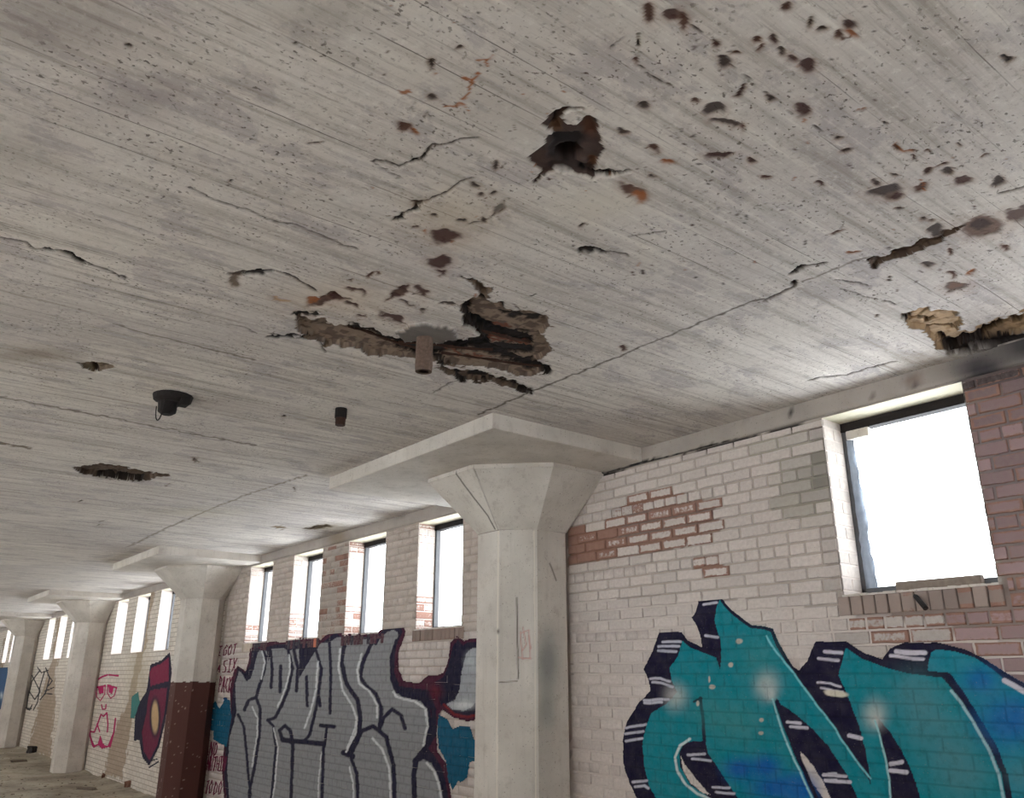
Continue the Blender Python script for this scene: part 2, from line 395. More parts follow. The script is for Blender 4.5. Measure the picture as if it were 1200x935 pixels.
# rust blots: x, y, half-width, half-height, angle, colour, strength
blots = [(761, 15, 9, 15, 0, RST), (792, 19, 15, 8, -10, MAR), (747, 72, 4, 4, 0, RST), (755, 123, 9, 7, 20, DK), (540, 55, 5, 4, 0, DK), (506, 77, 4, 8, 0, DK), (508, 113, 8, 4, 15, DK),
 (474, 148, 10, 5, 0, RST), (486, 152, 6, 3, 30, ORG), (523, 278, 23, 9, 3, MAR), (515, 307, 17, 8, 0, MAR), (517, 320, 10, 4, 0, MAR), (582, 195, 5, 4, 0, DK), (557, 216, 6, 3, 0, DK), (564, 226, 5, 3, 0, DK), (580, 226, 5, 3, 0, DK),
 (740, 223, 18, 8, 20, RST), (748, 230, 10, 7, 0, ORG), (767, 175, 9, 5, 20, RST), (728, 155, 9, 3, 15, DK), (491, 237, 9, 4, -15, DK), (586, 245, 8, 5, -30, srgb(110, 104, 98)), (507, 252, 5, 3, 0, DK), (542, 258, 6, 3, 0, DK), (487, 266, 5, 2, 20, MAR), (567, 258, 4, 3, 0, DK),
 (765, 207, 7, 3, 0, DK), (683, 265, 5, 4, 0, DK), (785, 191, 12, 4, 0, ORG), (801, 25, 6, 13, 0, RST), (840, 53, 7, 5, 0, MAR), (848, 72, 11, 6, 10, DK), (862, 63, 8, 2, -20, RST), (922, 7, 8, 6, 0, RST), (888, 47, 7, 5, -20, RST), (891, 56, 8, 3, -40, RST), (907, 45, 5, 9, -25, MAR), (915, 60, 3, 6, -20, DK),
 (928, 69, 9, 5, 10, MAR), (946, 77, 12, 10, 0, MAR), (995, 29, 11, 8, -20, MAR), (982, 42, 8, 6, 0, RST), (998, 40, 10, 3, 30, ORG), (950, 26, 4, 8, 10, DK), (962, 34, 8, 3, -35, DK), (1179, 66, 8, 4, 0, BLK), (1179, 66, 3, 8, 0, BLK), (838, 128, 15, 7, -5, DK), (868, 107, 12, 3, -38, MAR),
 (816, 118, 8, 3, 10, RST), (850, 144, 20, 5, 4, DK), (868, 148, 4, 5, 0, RST), (904, 114, 7, 4, 15, DK), (940, 128, 10, 12, 0, MAR), (842, 182, 22, 4, -10, MAR), (881, 189, 9, 4, -8, MAR), (898, 207, 8, 3, 15, RST), (983, 163, 7, 3, 5, DK), (990, 177, 9, 4, 5, DK), (963, 216, 7, 4, 0, MAR), (1037, 224, 26, 9, -8, DK),
 (1050, 230, 10, 4, 0, MAR), (1087, 200, 7, 5, -20, MAR), (1110, 201, 8, 5, -10, DK), (1128, 212, 15, 6, -8, MAR), (1169, 212, 9, 5, -10, DK), (1080, 220, 11, 4, -20, RST), (1053, 172, 5, 6, -20, RST), (1065, 178, 7, 3, 0, RST), (1069, 184, 4, 2, 0, MAR), (1087, 177, 6, 2, 0, RST), (1103, 193, 10, 2, -18, MAR), (1156, 184, 7, 2, -20, RST),
 (1010, 130, 6, 2, 10, ORG), (1037, 142, 3, 2, 0, BLK), (1122, 171, 3, 3, 0, BLK), (1047, 203, 6, 2, 0, DK), (1025, 213, 6, 3, 20, DK), (1054, 243, 4, 2, 0, MAR), (1082, 254, 5, 3, 0, DK), (1090, 258, 4, 2, 0, DK), (1150, 266, 30, 13, -5, srgb(82, 60, 52)), (1150, 266, 16, 7, -5, srgb(62, 46, 42)), (1097, 269, 11, 9, 0, DK), (1195, 250, 20, 11, -8, srgb(84, 62, 56)),
 (1000, 296, 6, 3, 0, ORG), (982, 271, 11, 3, -12, RST), (1113, 295, 4, 5, 0, RST), (1177, 289, 7, 3, 0, RST), (1087, 311, 10, 3, 0, DK), (1121, 336, 18, 7, -4, DK), (1121, 336, 10, 4, -4, srgb(110, 84, 72)), (1115, 321, 6, 4, 0, RST), (1140, 319, 6, 3, 0, ORG), (730, 408, 6, 3, 0, MAR), (1042, 327, 3, 2, 0, DK), (1028, 371, 3, 2, 0, DK),
 (379, 353, 20, 6, -10, MAR), (366, 352, 8, 4, 10, ORG), (395, 350, 14, 4, 10, MAR), (413, 358, 10, 2, 15, MAR), (460, 372, 18, 6, 20, MAR), (494, 342, 9, 7, 20, MAR), (470, 341, 12, 4, -20, MAR), (460, 348, 8, 3, -30, MAR), (476, 355, 10, 2, 20, DK), (417, 340, 15, 3, 15, MAR), (423, 372, 7, 3, 10, MAR), (494, 364, 3, 4, 0, DK), (356, 368, 12, 4, 10, DK),
 (412, 326, 5, 2, 0, MAR), (438, 322, 10, 2, -20, RST), (525, 356, 12, 2, 0, DK), (275, 330, 7, 8, 0, srgb(110, 96, 84)), (330, 350, 14, 3, 5, srgb(176, 142, 108)), (93, 587, 7, 1.5, 5, BLK), (118, 612, 2, 2, 0, DK), (332, 487, 2, 2, 0, BLK), (105, 441, 3, 1.5, 0, BLK), (229, 538, 3, 1.5, 0, BLK), (196, 568, 2, 2, 0, BLK),
 (229, 540, 4, 1, 0, DK), (271, 212, 3, 1.5, 0, BLK), (368, 166, 8, 2, 10, DK), (348, 51, 2, 2, 0, DK), (345, 575, 2, 2, 0, DK), (152, 54, 4, 2, 20, DK)]
for x, y, rx, ry, an, cc in blots:
    i, k = pt.blot(x, y, rx*.85, ry*.85, an)
    j, kj = pt.blot(x, y, rx*1.35, ry*1.4, an); pt.put(j, srgb(150, 120, 100), kj*.22)
    pt.put(i, cc, k*.92); H[i] = np.maximum(H[i], .006*k)
for L, wd in (([(540, 92), (552, 97), (560, 90)], 4), ([(553, 95), (549, 108), (543, 118)], 5), ([(558, 73), (572, 70), (580, 64)], 3), ([(570, 78), (568, 72)], 3), ([(470, 108), (482, 106)], 2.5), ([(520, 122), (545, 124), (552, 132)], 2), ([(1051, 168), (1056, 175), (1068, 180)], 2.5), ([(1082, 210), (1086, 222)], 2)):
    dark(L, wd, ORG)
# the large spall around the pipe stub
main = cr4([(350, 212), (375, 222), (430, 228), (500, 245), (560, 258), (630, 285), (700, 285), (760, 285), (830, 285), (880, 280), (875, 255), (830, 235), (812, 185), (835, 175), (865, 150), (815, 105), (870, 125), (905, 142), (890, 160), (940, 195), (1000, 200), (1055, 215), (1070, 240), (1045, 265), (1075, 315), (1035, 345), (1070, 375), (1000, 388), (940, 380), (890, 365), (800, 350), (740, 350), (700, 335), (640, 328), (590, 330), (520, 312), (450, 300), (400, 290), (355, 255)])
spall(main, .03, srgb(132, 114, 100), .55)
spall(cr4([(740, 357), (800, 365), (860, 368), (910, 385), (970, 405), (1025, 425), (1020, 435), (960, 420), (900, 400), (830, 400), (780, 380)]), .03, srgb(100, 84, 72))
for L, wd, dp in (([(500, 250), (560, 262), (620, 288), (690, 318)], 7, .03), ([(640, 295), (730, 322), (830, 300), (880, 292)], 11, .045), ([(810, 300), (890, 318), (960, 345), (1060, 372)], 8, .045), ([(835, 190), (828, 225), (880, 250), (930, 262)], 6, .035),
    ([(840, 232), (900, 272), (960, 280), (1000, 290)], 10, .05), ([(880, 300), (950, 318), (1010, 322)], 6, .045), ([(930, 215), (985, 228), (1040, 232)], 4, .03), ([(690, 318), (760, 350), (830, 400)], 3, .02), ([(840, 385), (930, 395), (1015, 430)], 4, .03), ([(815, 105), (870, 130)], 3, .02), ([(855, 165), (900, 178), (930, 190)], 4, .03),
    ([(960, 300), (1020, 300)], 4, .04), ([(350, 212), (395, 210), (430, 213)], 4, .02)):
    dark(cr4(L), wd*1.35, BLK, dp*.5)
for L, wd in (([(760, 318), (830, 335), (900, 345)], 3), ([(890, 285), (960, 302), (1010, 312)], 2.5), ([(900, 245), (960, 255)], 2.5)): dark(cr4(L), wd, srgb(112, 66, 52))
i = pt.poly(cr4([(632, 262), (660, 245), (720, 232), (790, 248), (812, 275), (735, 283), (650, 278)])); H[i] = -.012-.008*rough[i]; pt.rgb[i] = srgb(104, 97, 92); pt.a[i] = .95
# the spall at the wall head, right
spall(cr5([(860, 215), (900, 198), (960, 198), (1025, 215), (1025, 235), (1010, 260), (1060, 255), (1100, 235), (1230, 195), (1230, 250), (1150, 275), (1060, 290), (1000, 318), (960, 310), (930, 275), (880, 250)]), .035, srgb(176, 148, 116), .25)
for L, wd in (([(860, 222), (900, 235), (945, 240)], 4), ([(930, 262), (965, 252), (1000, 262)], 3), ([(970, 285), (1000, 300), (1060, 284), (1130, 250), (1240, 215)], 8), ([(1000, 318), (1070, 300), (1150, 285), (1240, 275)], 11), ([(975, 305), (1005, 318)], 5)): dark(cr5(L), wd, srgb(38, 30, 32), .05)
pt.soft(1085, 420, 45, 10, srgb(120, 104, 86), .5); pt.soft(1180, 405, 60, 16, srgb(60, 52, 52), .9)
# groove
spall(cr3([(645, 928), (740, 882), (830, 848), (900, 828), (930, 806), (1000, 782), (1000, 800), (900, 852), (820, 884), (750, 917), (680, 940)]), .022, srgb(96, 78, 66), .6)
dark(cr3([(650, 925), (740, 892), (840, 850)]), 3, BLK, .025)
# ceiling hole with its rusted rim
i = pt.poly(cr2([(705, 440), (760, 390), (850, 375), (800, 395), (770, 430), (830, 440), (870, 410), (908, 430), (905, 490), (918, 530), (900, 590), (880, 635), (840, 612), (760, 600), (705, 620), (690, 662), (670, 650), (700, 600), (650, 560), (690, 530), (730, 490), (760, 480), (735, 460)]))
pt.rgb[i] = np.array(srgb(58, 38, 32))*(.6+.8*rough[i][:, None]); pt.a[i] = .96; H[i] = .006+.008*rough[i]
for x, y, rx, ry, cc in ((690, 152, 11, 12, srgb(92, 62, 50)), (694, 192, 7, 8, srgb(104, 70, 50)), (652, 150, 8, 8, srgb(98, 72, 54)), (665, 166, 25, 8, BLK), (672, 198, 30, 5, srgb(48, 38, 36)), (660, 180, 22, 15, srgb(34, 28, 28))):
    i, k = pt.blot(x, y, rx, ry); pt.put(i, cc, k*.85); H[i] = np.maximum(H[i], .02*k)
dark(cr2([(735, 440), (780, 385), (845, 378)]), 4, BLK, .02); dark(cr2([(840, 600), (890, 612), (940, 608), (1010, 605)]), 3, BLK, .02)
u0, v0 = pt.wu.copy(), pt.wv.copy()
hc = on_plane_z(667, 183); dd = np.hypot(gx-hc[0], (gy-hc[1])); m = dd < .044
H[m] = .26; pt.rgb[m] = srgb(14, 12, 12); pt.a[m] = 1
# far spalls
warp(False)
spall(cr6([(300, 605), (370, 595), (430, 585), (500, 595), (560, 610), (640, 625), (715, 630), (715, 642), (660, 642), (630, 662), (560, 662), (480, 652), (400, 642), (340, 627)]), .05, srgb(92, 76, 64), .6)
for L in ([(400, 600), (470, 605), (540, 620), (640, 640)], [(410, 640), (480, 648), (600, 660)], [(640, 632), (700, 634)]): dark(cr6(L), 3.2, BLK, .05)
spall(cr6([(330, 160), (400, 158), (450, 166), (487, 182), (440, 195), (390, 202), (350, 187)]), .02, srgb(126, 110, 92), .3); dark(cr6([(395, 165), (405, 195)]), 5, srgb(50, 38, 34), .03); dark(cr6([(320, 158), (345, 163)]), 2, BLK)
dark(cr6([(0, 500), (60, 510), (130, 522)]), 2, srgb(110, 98, 86)); dark(cr6([(0, 305), (250, 352), (500, 400), (780, 455), (1079, 510)]), 1.3, srgb(116, 106, 98)); dark(cr6([(480, 0), (700, 60), (900, 110), (1079, 150)]), 1.3, srgb(120, 110, 100))
spall(cr7([(255, 122), (310, 120), (316, 134), (280, 131)]), .03, srgb(150, 130, 100), .3)
spall(cr7([(385, 132), (430, 119), (480, 114), (505, 128), (455, 131), (400, 138)]), .03, srgb(90, 78, 66), .7); pt.soft(390, 618, 30, 6, srgb(120, 108, 84), .6)
S2 = SPM.reshape(nx, ny); er = S2.copy(); er[1:] &= S2[:-1]; er[:-1] &= S2[1:]; er[:, 1:] &= S2[:, :-1]; er[:, :-1] &= S2[:, 1:]
rim = (S2 & ~er).ravel(); H[rim] *= .1; pt.rgb[rim] = pt.rgb[rim]*.7+np.array(srgb(80, 66, 56))*.3
# small scars so that plate edges are uneven
H += .0012*(fbm(gx*8, gy*3, 70, 3)-.5)
bid = np.floor((gx+.012)/.152); H += .0022*(hsh(bid, bid*0, 5)-.5)
P[:, 2] = CEIL + H; P[P[:, 1] > .001, 2] = CEIL
I = (np.arange(nx-1)[:, None]*ny + np.arange(ny-1)[None, :]).ravel()
Q = np.stack([I, I+ny, I+ny+1, I+1], 1)
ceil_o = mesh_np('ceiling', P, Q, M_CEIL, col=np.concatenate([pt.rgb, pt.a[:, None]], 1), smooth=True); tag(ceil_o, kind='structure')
ceil_o['label'] = 'board-marked white concrete ceiling with rust spots, cracks and broken-out patches'

# ------------------------------------------------------------ wall layout
WZ0, WZ1 = 2.156, 3.162
BRP, HDP, CP = .2116, .1024, .0712
ZH = 2.864
def ux(a): return a*U
SP = 4.4593*U
bay2 = [(-7.183, -6.697), (-6.28, -5.765), (-5.347, -4.824), (-4.417, -3.930)]
bay2 = [(ux(a), ux(b)) for a, b in bay2]
wins = [(ux(-1.597), ux(-1.087)), (ux(-.66), ux(-.17)), (ux(.27), ux(.76)), (ux(1.2), ux(1.69))]  # only the first is seen; the others here are added for light
wins += [(a-k*SP, b-k*SP) for k in range(0, 5) for a, b in bay2[::-1]]
XC, YC, AP = -3.2296*U, -.124*U, .2143*U
slab_x = [XC-k*SP for k in range(0, 6)]
cols_x = [XC-k*SP-d*U for k, d in enumerate((-.012, .17, .12, .40, .4, .4))]
col_ap = [AP, AP*.86, AP*.98, AP*.92, AP, AP]
def row_of(z): return np.floor((z-(ZH-CP/2))/CP)
def joint(x, z):
    """1 in a mortar joint, 0 on a brick face"""
    r = row_of(z); fz = (z-(ZH-CP/2))/CP-r; dz = np.minimum(fz, 1-fz)*CP
    hd = (r % 6) == 0
    p = np.where(hd, HDP, BRP); x0 = np.where(hd, -2.9141*U, -2.8231*U + np.where((r % 2) == 1, .5*BRP, 0)) + np.where(hd, 0, .012*np.sin(r*2.3))
    f = (x-x0)/p; f = f-np.floor(f); dx = np.minimum(f, 1-f)*p
    return np.clip((.0065-np.minimum(dz, dx))/.003, 0, 1)

# colours of bricks by place (traced regions of bare, sooty or washed masonry)
def inpoly(x, y, L):
    r = False; n = len(L)
    for k in range(n):
        x1, y1 = L[k]; x2, y2 = L[(k+1) % n]
        if (y1 > y) != (y2 > y) and x < (x2-x1)*(y-y1)/(y2-y1)+x1: r = not r
    return r
RED = [([(665, 612), (700, 622), (740, 580), (800, 575), (840, 590), (845, 622), (800, 640), (760, 650), (700, 655), (668, 662)], .62), ([(666, 622), (712, 618), (722, 650), (700, 662), (667, 664)], 1.3),
       ([(722, 585), (756, 583), (760, 605), (728, 608)], .5), ([(815, 650), (848, 650), (848, 672), (815, 672)], .75),
       ([(990, 697), (1240, 680), (1240, 778), (1180, 775), (1130, 752), (1050, 748), (1005, 745)], .7), ([(1122, 430), (1240, 380), (1240, 690), (1172, 688)], .62), ([(1150, 430), (1240, 400), (1240, 560), (1170, 560)], .3),
       ([(940, 530), (975, 500), (985, 515), (950, 545)], .1), ([(920, 505), (985, 490), (985, 505), (925, 520)], .25), ([(735, 600), (840, 590), (845, 612), (720, 640)], .8)]
GRY = [([(925, 545), (975, 520), (985, 590), (930, 600)], .9, srgb(112, 106, 100)), ([(948, 498), (985, 485), (990, 560), (955, 560)], .6, srgb(84, 80, 78)), ([(900, 540), (985, 500), (985, 620), (905, 600)], .5, srgb(140, 136, 122)), ([(870, 520), (950, 500), (950, 520), (880, 535)], .5, srgb(150, 146, 130)),
       ([(960, 600), (992, 600), (998, 700), (975, 700)], .4, srgb(140, 130, 122)), ([(1112, 425), (1240, 380), (1240, 440), (1120, 468)], .85, srgb(66, 60, 64)), ([(1132, 480), (1170, 640), (1240, 640), (1240, 440)], .35, srgb(120, 110, 112))]
rng = random.Random(4)
def brick_colour(x, z):
    px, py = to_photo(np.array([[x, 0, z]])); px, py = px[0], py[0]
    c = np.array(WHITE)*rng.uniform(.9, 1.06); wr = rng.uniform(-.12, .06)
    if x > -5:
        for L, k in RED:
            if inpoly(px, py, L): wr = max(wr, k*rng.uniform(.55, 1.05))
        for L, k, g in GRY:
            if inpoly(px, py, L): q = k*rng.uniform(.2, 1.1); c = c*(1-q)+np.array(g)*q
        if px > 1110: c = c*np.array((.56, .42, .46))*rng.uniform(.8, 1.15)
        elif px > 985 and py > 690: c = c*.78
    elif x > -12.5:
        # piers between the windows of the second bay: bare, reddish patches
        for a, b, w0, w1, z0 in ((-9.0, -8.3, .25, .7, 1.9), (-9.74, -9.0, 0, .1, 1.9), (-7.5, -6.95, .05, .38, 2.0), (-10.4, -9.75, 0, .15, 2.2)):
            if a < x < b and z > z0: wr = rng.uniform(w0, w1)
        if -9.0 < x < -8.3 and z > 2.1: c = c*.78
        if z > 2.15: c = c*.88*np.array((1, .97, .92))
        if z < 2.15 and rng.random() < .3: wr = rng.uniform(0, .3)
    return (*c, max(0, wr))

# brick meshes (shared)
def brick_mesh(name, L, var, seed):
    r = random.Random(seed); h = CP-.009; d = .06; b = .004
    hx, hz = L/2, h/2; j = lambda s: r.uniform(-s, s)
    back = [(-hx, d, -hz), (hx, d, -hz), (hx, d, hz), (-hx, d, hz)]
    mid = [(-hx, b, -hz), (hx, b, -hz), (hx, b, hz), (-hx, b, hz)]
    n = 3; fr = []
    # front rim of 12 uneven points
    rim = []
    for k in range(n): rim.append((-hx+b+(2*hx-2*b)*k/n, -hz+b+j(var)))
    for k in range(n): rim.append((hx-b+j(var), -hz+b+(2*hz-2*b)*k/n))
    for k in range(n): rim.append((hx-b-(2*hx-2*b)*k/n, hz-b+j(var)))
    for k in range(n): rim.append((-hx+b+j(var), hz-b-(2*hz-2*b)*k/n))
    front = [(x, j(.0008), z) for x, z in rim]; outer = [(x*1.0+(b if x > 0 else -b)*.9, b+.004, z+(b if z > 0 else -b)*.9) for x, z in rim]
    bk = [(x, d, z) for x, _, z in outer]
    V = front+outer+bk+[(0, -.0006, 0)]; m = len(rim); Fc = []
    for k in range(m):
        q = (k+1) % m
        Fc.append((k, q, 3*m)); Fc.append((m+k, m+q, q, k)); Fc.append((2*m+k, 2*m+q, m+q, m+k))
    me = bpy.data.meshes.new(name); me.from_pydata(V, [], Fc); me.materials.append(M_BR); me.update(); return me
SM = [brick_mesh('stretcher_brick', BRP-.009, .0018, s) for s in range(4)]
HM = [brick_mesh('header_brick', HDP-.009, .0018, s+9) for s in range(3)]
xl = np.array([SM[0].vertices[0].co.x])

SILLX = .035
def blocked(x0, x1, z):
    """subtract openings, sills and column shafts from [x0,x1] at height z"""
    seg = [(x0, x1)]
    holes = [(a, b) for a, b in wins if WZ0-.005 < z < WZ1] + [(a-SILLX, b+SILLX) for a, b in wins if WZ0-.107 < z <= WZ0+.0]
    holes += [(c-.30, c+.30) for c in cols_x]
    for a, b in holes:
        ns = []
        for p, q in seg:
            if b <= p or a >= q: ns.append((p, q)); continue
            if a > p: ns.append((p, a))
            if b < q: ns.append((b, q))
        seg = ns
    return [s for s in seg if s[1]-s[0] > .03]
def layout(xa, xb, za, zb):
    out = []
    r0, r1 = int(row_of(np.array(za))), int(row_of(np.array(zb)))
    for r in range(r0, r1+1):
        zc = ZH+r*CP; zt = zc+CP/2; zbm = zc-CP/2
        if zt > WZ1+.004: zt = WZ1-.002
        hd = r % 6 == 0; p = HDP if hd else BRP
        xo = -2.9141*U if hd else -2.8231*U + (.5*BRP if r % 2 == 1 else 0)+.012*math.sin(r*2.3)
        k = math.floor((xa-xo)/p)
        while xo+k*p < xb:
            for a, b in blocked(max(xa, xo+k*p), min(xb, xo+(k+1)*p), zc):
                out.append(((a+b)/2, (zt+zbm)/2, b-a, zt-zbm, hd))
            k += 1
    return out

# ------------------------------------------------------------ wall body
win_edges = sorted([e for w_ in wins for e in w_])
X1, X0 = 4.0, -41.0
xg = list(np.arange(X1, -1.2, -.25)) + list(np.arange(-1.2, -5.0, -.03)) + list(np.arange(-5.0, -12.4, -.12)) + list(np.arange(-12.4, -32, -.03)) + list(np.arange(-32, X0, -.25)) + [X0]
xg = [x for x in xg if min(abs(x-e) for e in win_edges) > .012]+win_edges
xg = np.array(sorted(set(round(float(x), 4) for x in xg)))
zg = np.array(sorted(set([0, WZ0, WZ1, CEIL+.02] + [round(z, 3) for z in np.arange(.035, 3.2, .035) if min(abs(z-WZ0), abs(z-WZ1)) > .012])))
WX, WZ = np.meshgrid(xg, zg, indexing='ij'); a, b = WX.shape
YF = .007
P = np.stack([WX.ravel(), np.where(WX.ravel() < -11.9, 0.0, YF), WZ.ravel()], 1)
wp = Paint(P, 3.5, 8, 5, (0, 2))
def Z1(L): return [(x*.3154, 640+y*.3154) for x, y in L]
def G(L): return [(220+x*.2513, 700+y*.2513) for x, y in L]
BRN = srgb(150, 122, 92)
near = np.where(P[:, 0] > -4.4)[0]
for L, k in RED[:4]: wp.fill(L, srgb(134, 98, 82), .9)
for L, k in RED[4:]: wp.fill(L, srgb(120, 104, 98), .8)
for L, k, g in GRY: wp.fill(L, g, .6)
wp.line([(700, 558), (754, 541), (830, 525), (880, 511), (945, 497)], 4, srgb(40, 34, 32))
wp.fill([(668, 700), (900, 700), (1240, 760), (1240, 960), (668, 960)], WHITE, .8)
# brown bare strips on the walls of the third and fourth bay
wp.fill(Z1([(545, 155), (578, 150), (548, 330), (500, 560), (455, 870), (385, 845), (430, 660), (470, 600), (505, 420)]), BRN, .65)
wp.fill(Z1([(215, 265), (240, 268), (205, 480), (205, 600), (185, 790), (105, 745), (140, 610), (190, 440)]), BRN, .65)
wp.fill(Z1([(20, 340), (35, 340), (0, 500), (-10, 500)]), BRN, .8)
wp.soft(163, 800, 16, 60, srgb(188, 176, 150), .5)
Iq = (np.arange(a-1)[:, None]*b + np.arange(b-1)[None, :]); xm = (xg[:-1]+xg[1:])/2; zm = (zg[:-1]+zg[1:])/2
open_ = np.zeros((a-1, b-1), bool)
for wa, wb in wins: open_ |= ((xm > wa) & (xm < wb))[:, None] & ((zm > WZ0) & (zm < WZ1))[None, :]
Iq = Iq[~open_]; fm = np.broadcast_to((xm < -11.95)[:, None], open_.shape)[~open_]
Qf = np.stack([Iq, Iq+b, Iq+b+1, Iq+1], 1)
V = [tuple(p) for p in P]; colr = [tuple(c)+(al,) for c, al in zip(wp.rgb, wp.a)]; Ql = [tuple(q) for q in Qf]; Ml = list(fm.astype(int))
def quad(p4, c=(*WHITE, 1), m=0):
    n = len(V); V.extend(p4); colr.extend([c]*4); Ql.append((n, n+1, n+2, n+3)); Ml.append(m)
TH = .33
for wa, wb in wins:      # reveals
    for x, s in ((wa, 1), (wb, -1)):
        quad([(x, YF-.01 if x < -11.9 else YF, WZ0), (x, TH, WZ0), (x, TH, WZ1), (x, 0, WZ1)])
    quad([(wa, 0, WZ0), (wb, 0, WZ0), (wb, TH, WZ0), (wa, TH, WZ0)]); quad([(wa, 0, WZ1), (wb, 0, WZ1), (wb, TH, WZ1), (wa, TH, WZ1)], (*srgb(200, 192, 170), 1))
prev = X0                # outer face
for wa, wb in sorted(wins):
    quad([(prev, TH, 0), (wa, TH, 0), (wa, TH, CEIL+.02), (prev, TH, CEIL+.02)]); quad([(wa, TH, 0), (wb, TH, 0), (wb, TH, WZ0), (wa, TH, WZ0)])
    quad([(wa, TH, WZ1), (wb, TH, WZ1), (wb, TH, CEIL+.02), (wa, TH, CEIL+.02)]); prev = wb
quad([(prev, TH, 0), (X1, TH, 0), (X1, TH, CEIL+.02), (prev, TH, CEIL+.02)])
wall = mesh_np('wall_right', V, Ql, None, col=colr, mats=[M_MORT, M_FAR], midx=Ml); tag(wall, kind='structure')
wall['label'] = 'whitewashed brick wall with high window openings and graffiti'
# lintel beam along the wall head
bm_ = []
gxb = np.array(sorted(set(list(np.arange(-14, 0, .03))+list(np.arange(0, 4.1, .4))+list(np.arange(-41, -14, .3)))))
sec = [(-.006, WZ1+.012), (-.012, WZ1+.018), (-.012, 3.20), (-.012, 3.24), (-.012, CEIL+.004)]
BP = np.array([(x, y+.004*(fbm(np.array([x*3.]), np.array([z*9]), 3)[0]-.5), z) for x in gxb for y, z in [(.02, WZ1+.006)]+sec])
ns = 6; Ib = (np.arange(len(gxb)-1)[:, None]*ns+np.arange(ns-1)[None, :]).ravel()
bp = Paint(BP, 2, 20, 8, (0, 2))
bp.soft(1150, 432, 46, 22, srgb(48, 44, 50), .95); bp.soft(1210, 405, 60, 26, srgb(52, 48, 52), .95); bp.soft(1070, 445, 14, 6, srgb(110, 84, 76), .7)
bp.line([(700, 557), (754, 541.5), (800, 531), (860, 516), (945, 496)], 3.4, srgb(30, 26, 26)); bp.line([(1000, 470), (1040, 460), (1055, 455), (1100, 448)], 2, srgb(96, 84, 80)); bp.soft(876, 491, 4, 3, BLK, 1); bp.soft(926, 484, 2, 3, BLK, 1); bp.soft(965, 497, 14, 10, srgb(120, 114, 108), .8)
bp.soft(468, 600, 8, 5, srgb(60, 40, 34), 1); bp.soft(395, 630, 14, 12, srgb(140, 124, 106), .8)
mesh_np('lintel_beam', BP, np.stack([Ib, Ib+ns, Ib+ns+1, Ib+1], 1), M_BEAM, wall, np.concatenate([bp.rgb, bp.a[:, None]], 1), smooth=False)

# ------------------------------------------------------------ graffiti paint layers
TEAL, NAVY = srgb(8, 122, 134), srgb(20, 16, 44)
TEALOUT = None
def c5(L): return [(720+x*.2728, 680+y*.2728) for x, y in L]
def c6(L): return [(920+x*.2333, 730+y*.2333) for x, y in L]
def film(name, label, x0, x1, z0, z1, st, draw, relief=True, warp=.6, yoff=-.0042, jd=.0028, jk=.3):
    xs_ = np.arange(x0, x1, st); zs_ = np.arange(z0, z1, st); A, B = np.meshgrid(xs_, zs_, indexing='ij')
    x, z = A.ravel(), B.ravel()
    y = np.full(x.size, yoff)
    if relief: y = y + jd*joint(x, z) + .0012*(fbm(x*9, z*20, 4, 2)-.5)
    Pf = np.stack([x, y, z], 1); fp = Paint(np.stack([x, y*0, z], 1), warp, 12, 6, (0, 2)); draw(fp)
    if relief: k = np.where(fp.a > .5, joint(x, z)*jk, 0)[:, None]; fp.rgb = fp.rgb*(1-k)+fp.rgb*.35*k   # paint colour darkened along the joints
    n = len(zs_); I = (np.arange(len(xs_)-1)[:, None]*n+np.arange(n-1)[None, :]).ravel()
    Qa = np.stack([I, I+n, I+n+1, I+1], 1); keep = fp.a[Qa].max(1) > .3; Qa = Qa[keep]
    used = np.unique(Qa); mp = np.full(len(Pf), -1); mp[used] = np.arange(len(used))
    o = mesh_np(name, Pf[used], mp[Qa], M_FILM, wall, np.concatenate([fp.rgb[used], fp.a[used][:, None]], 1), smooth=True)
    o['label'] = label; return o
teal_out = [(773, 741), (800, 741), (807, 750), (823, 759), (821.5, 744), (815.5, 730.5), (811, 724), (816, 717), (819, 707), (818, 691.5), (843, 689.5), (845.5, 699.6), (859, 715.5), (881, 732), (907, 736.5), (915, 756), (930, 782), (937, 786), (946, 775.5), (954.6, 753.7), (956, 752), (992, 752), (1013, 765), (1034, 773), (1043.6, 760), (1060, 753), (1097, 753), (1130, 760), (1158, 774), (1179, 788), (1200, 800), (1260, 835), (1260, 1010), (772, 1010), (746, 935), (738, 917), (731, 893), (730, 868), (736, 843.7), (750, 822), (763.6, 810), (759.5, 794.6), (754.6, 783.7), (765, 764.6)]
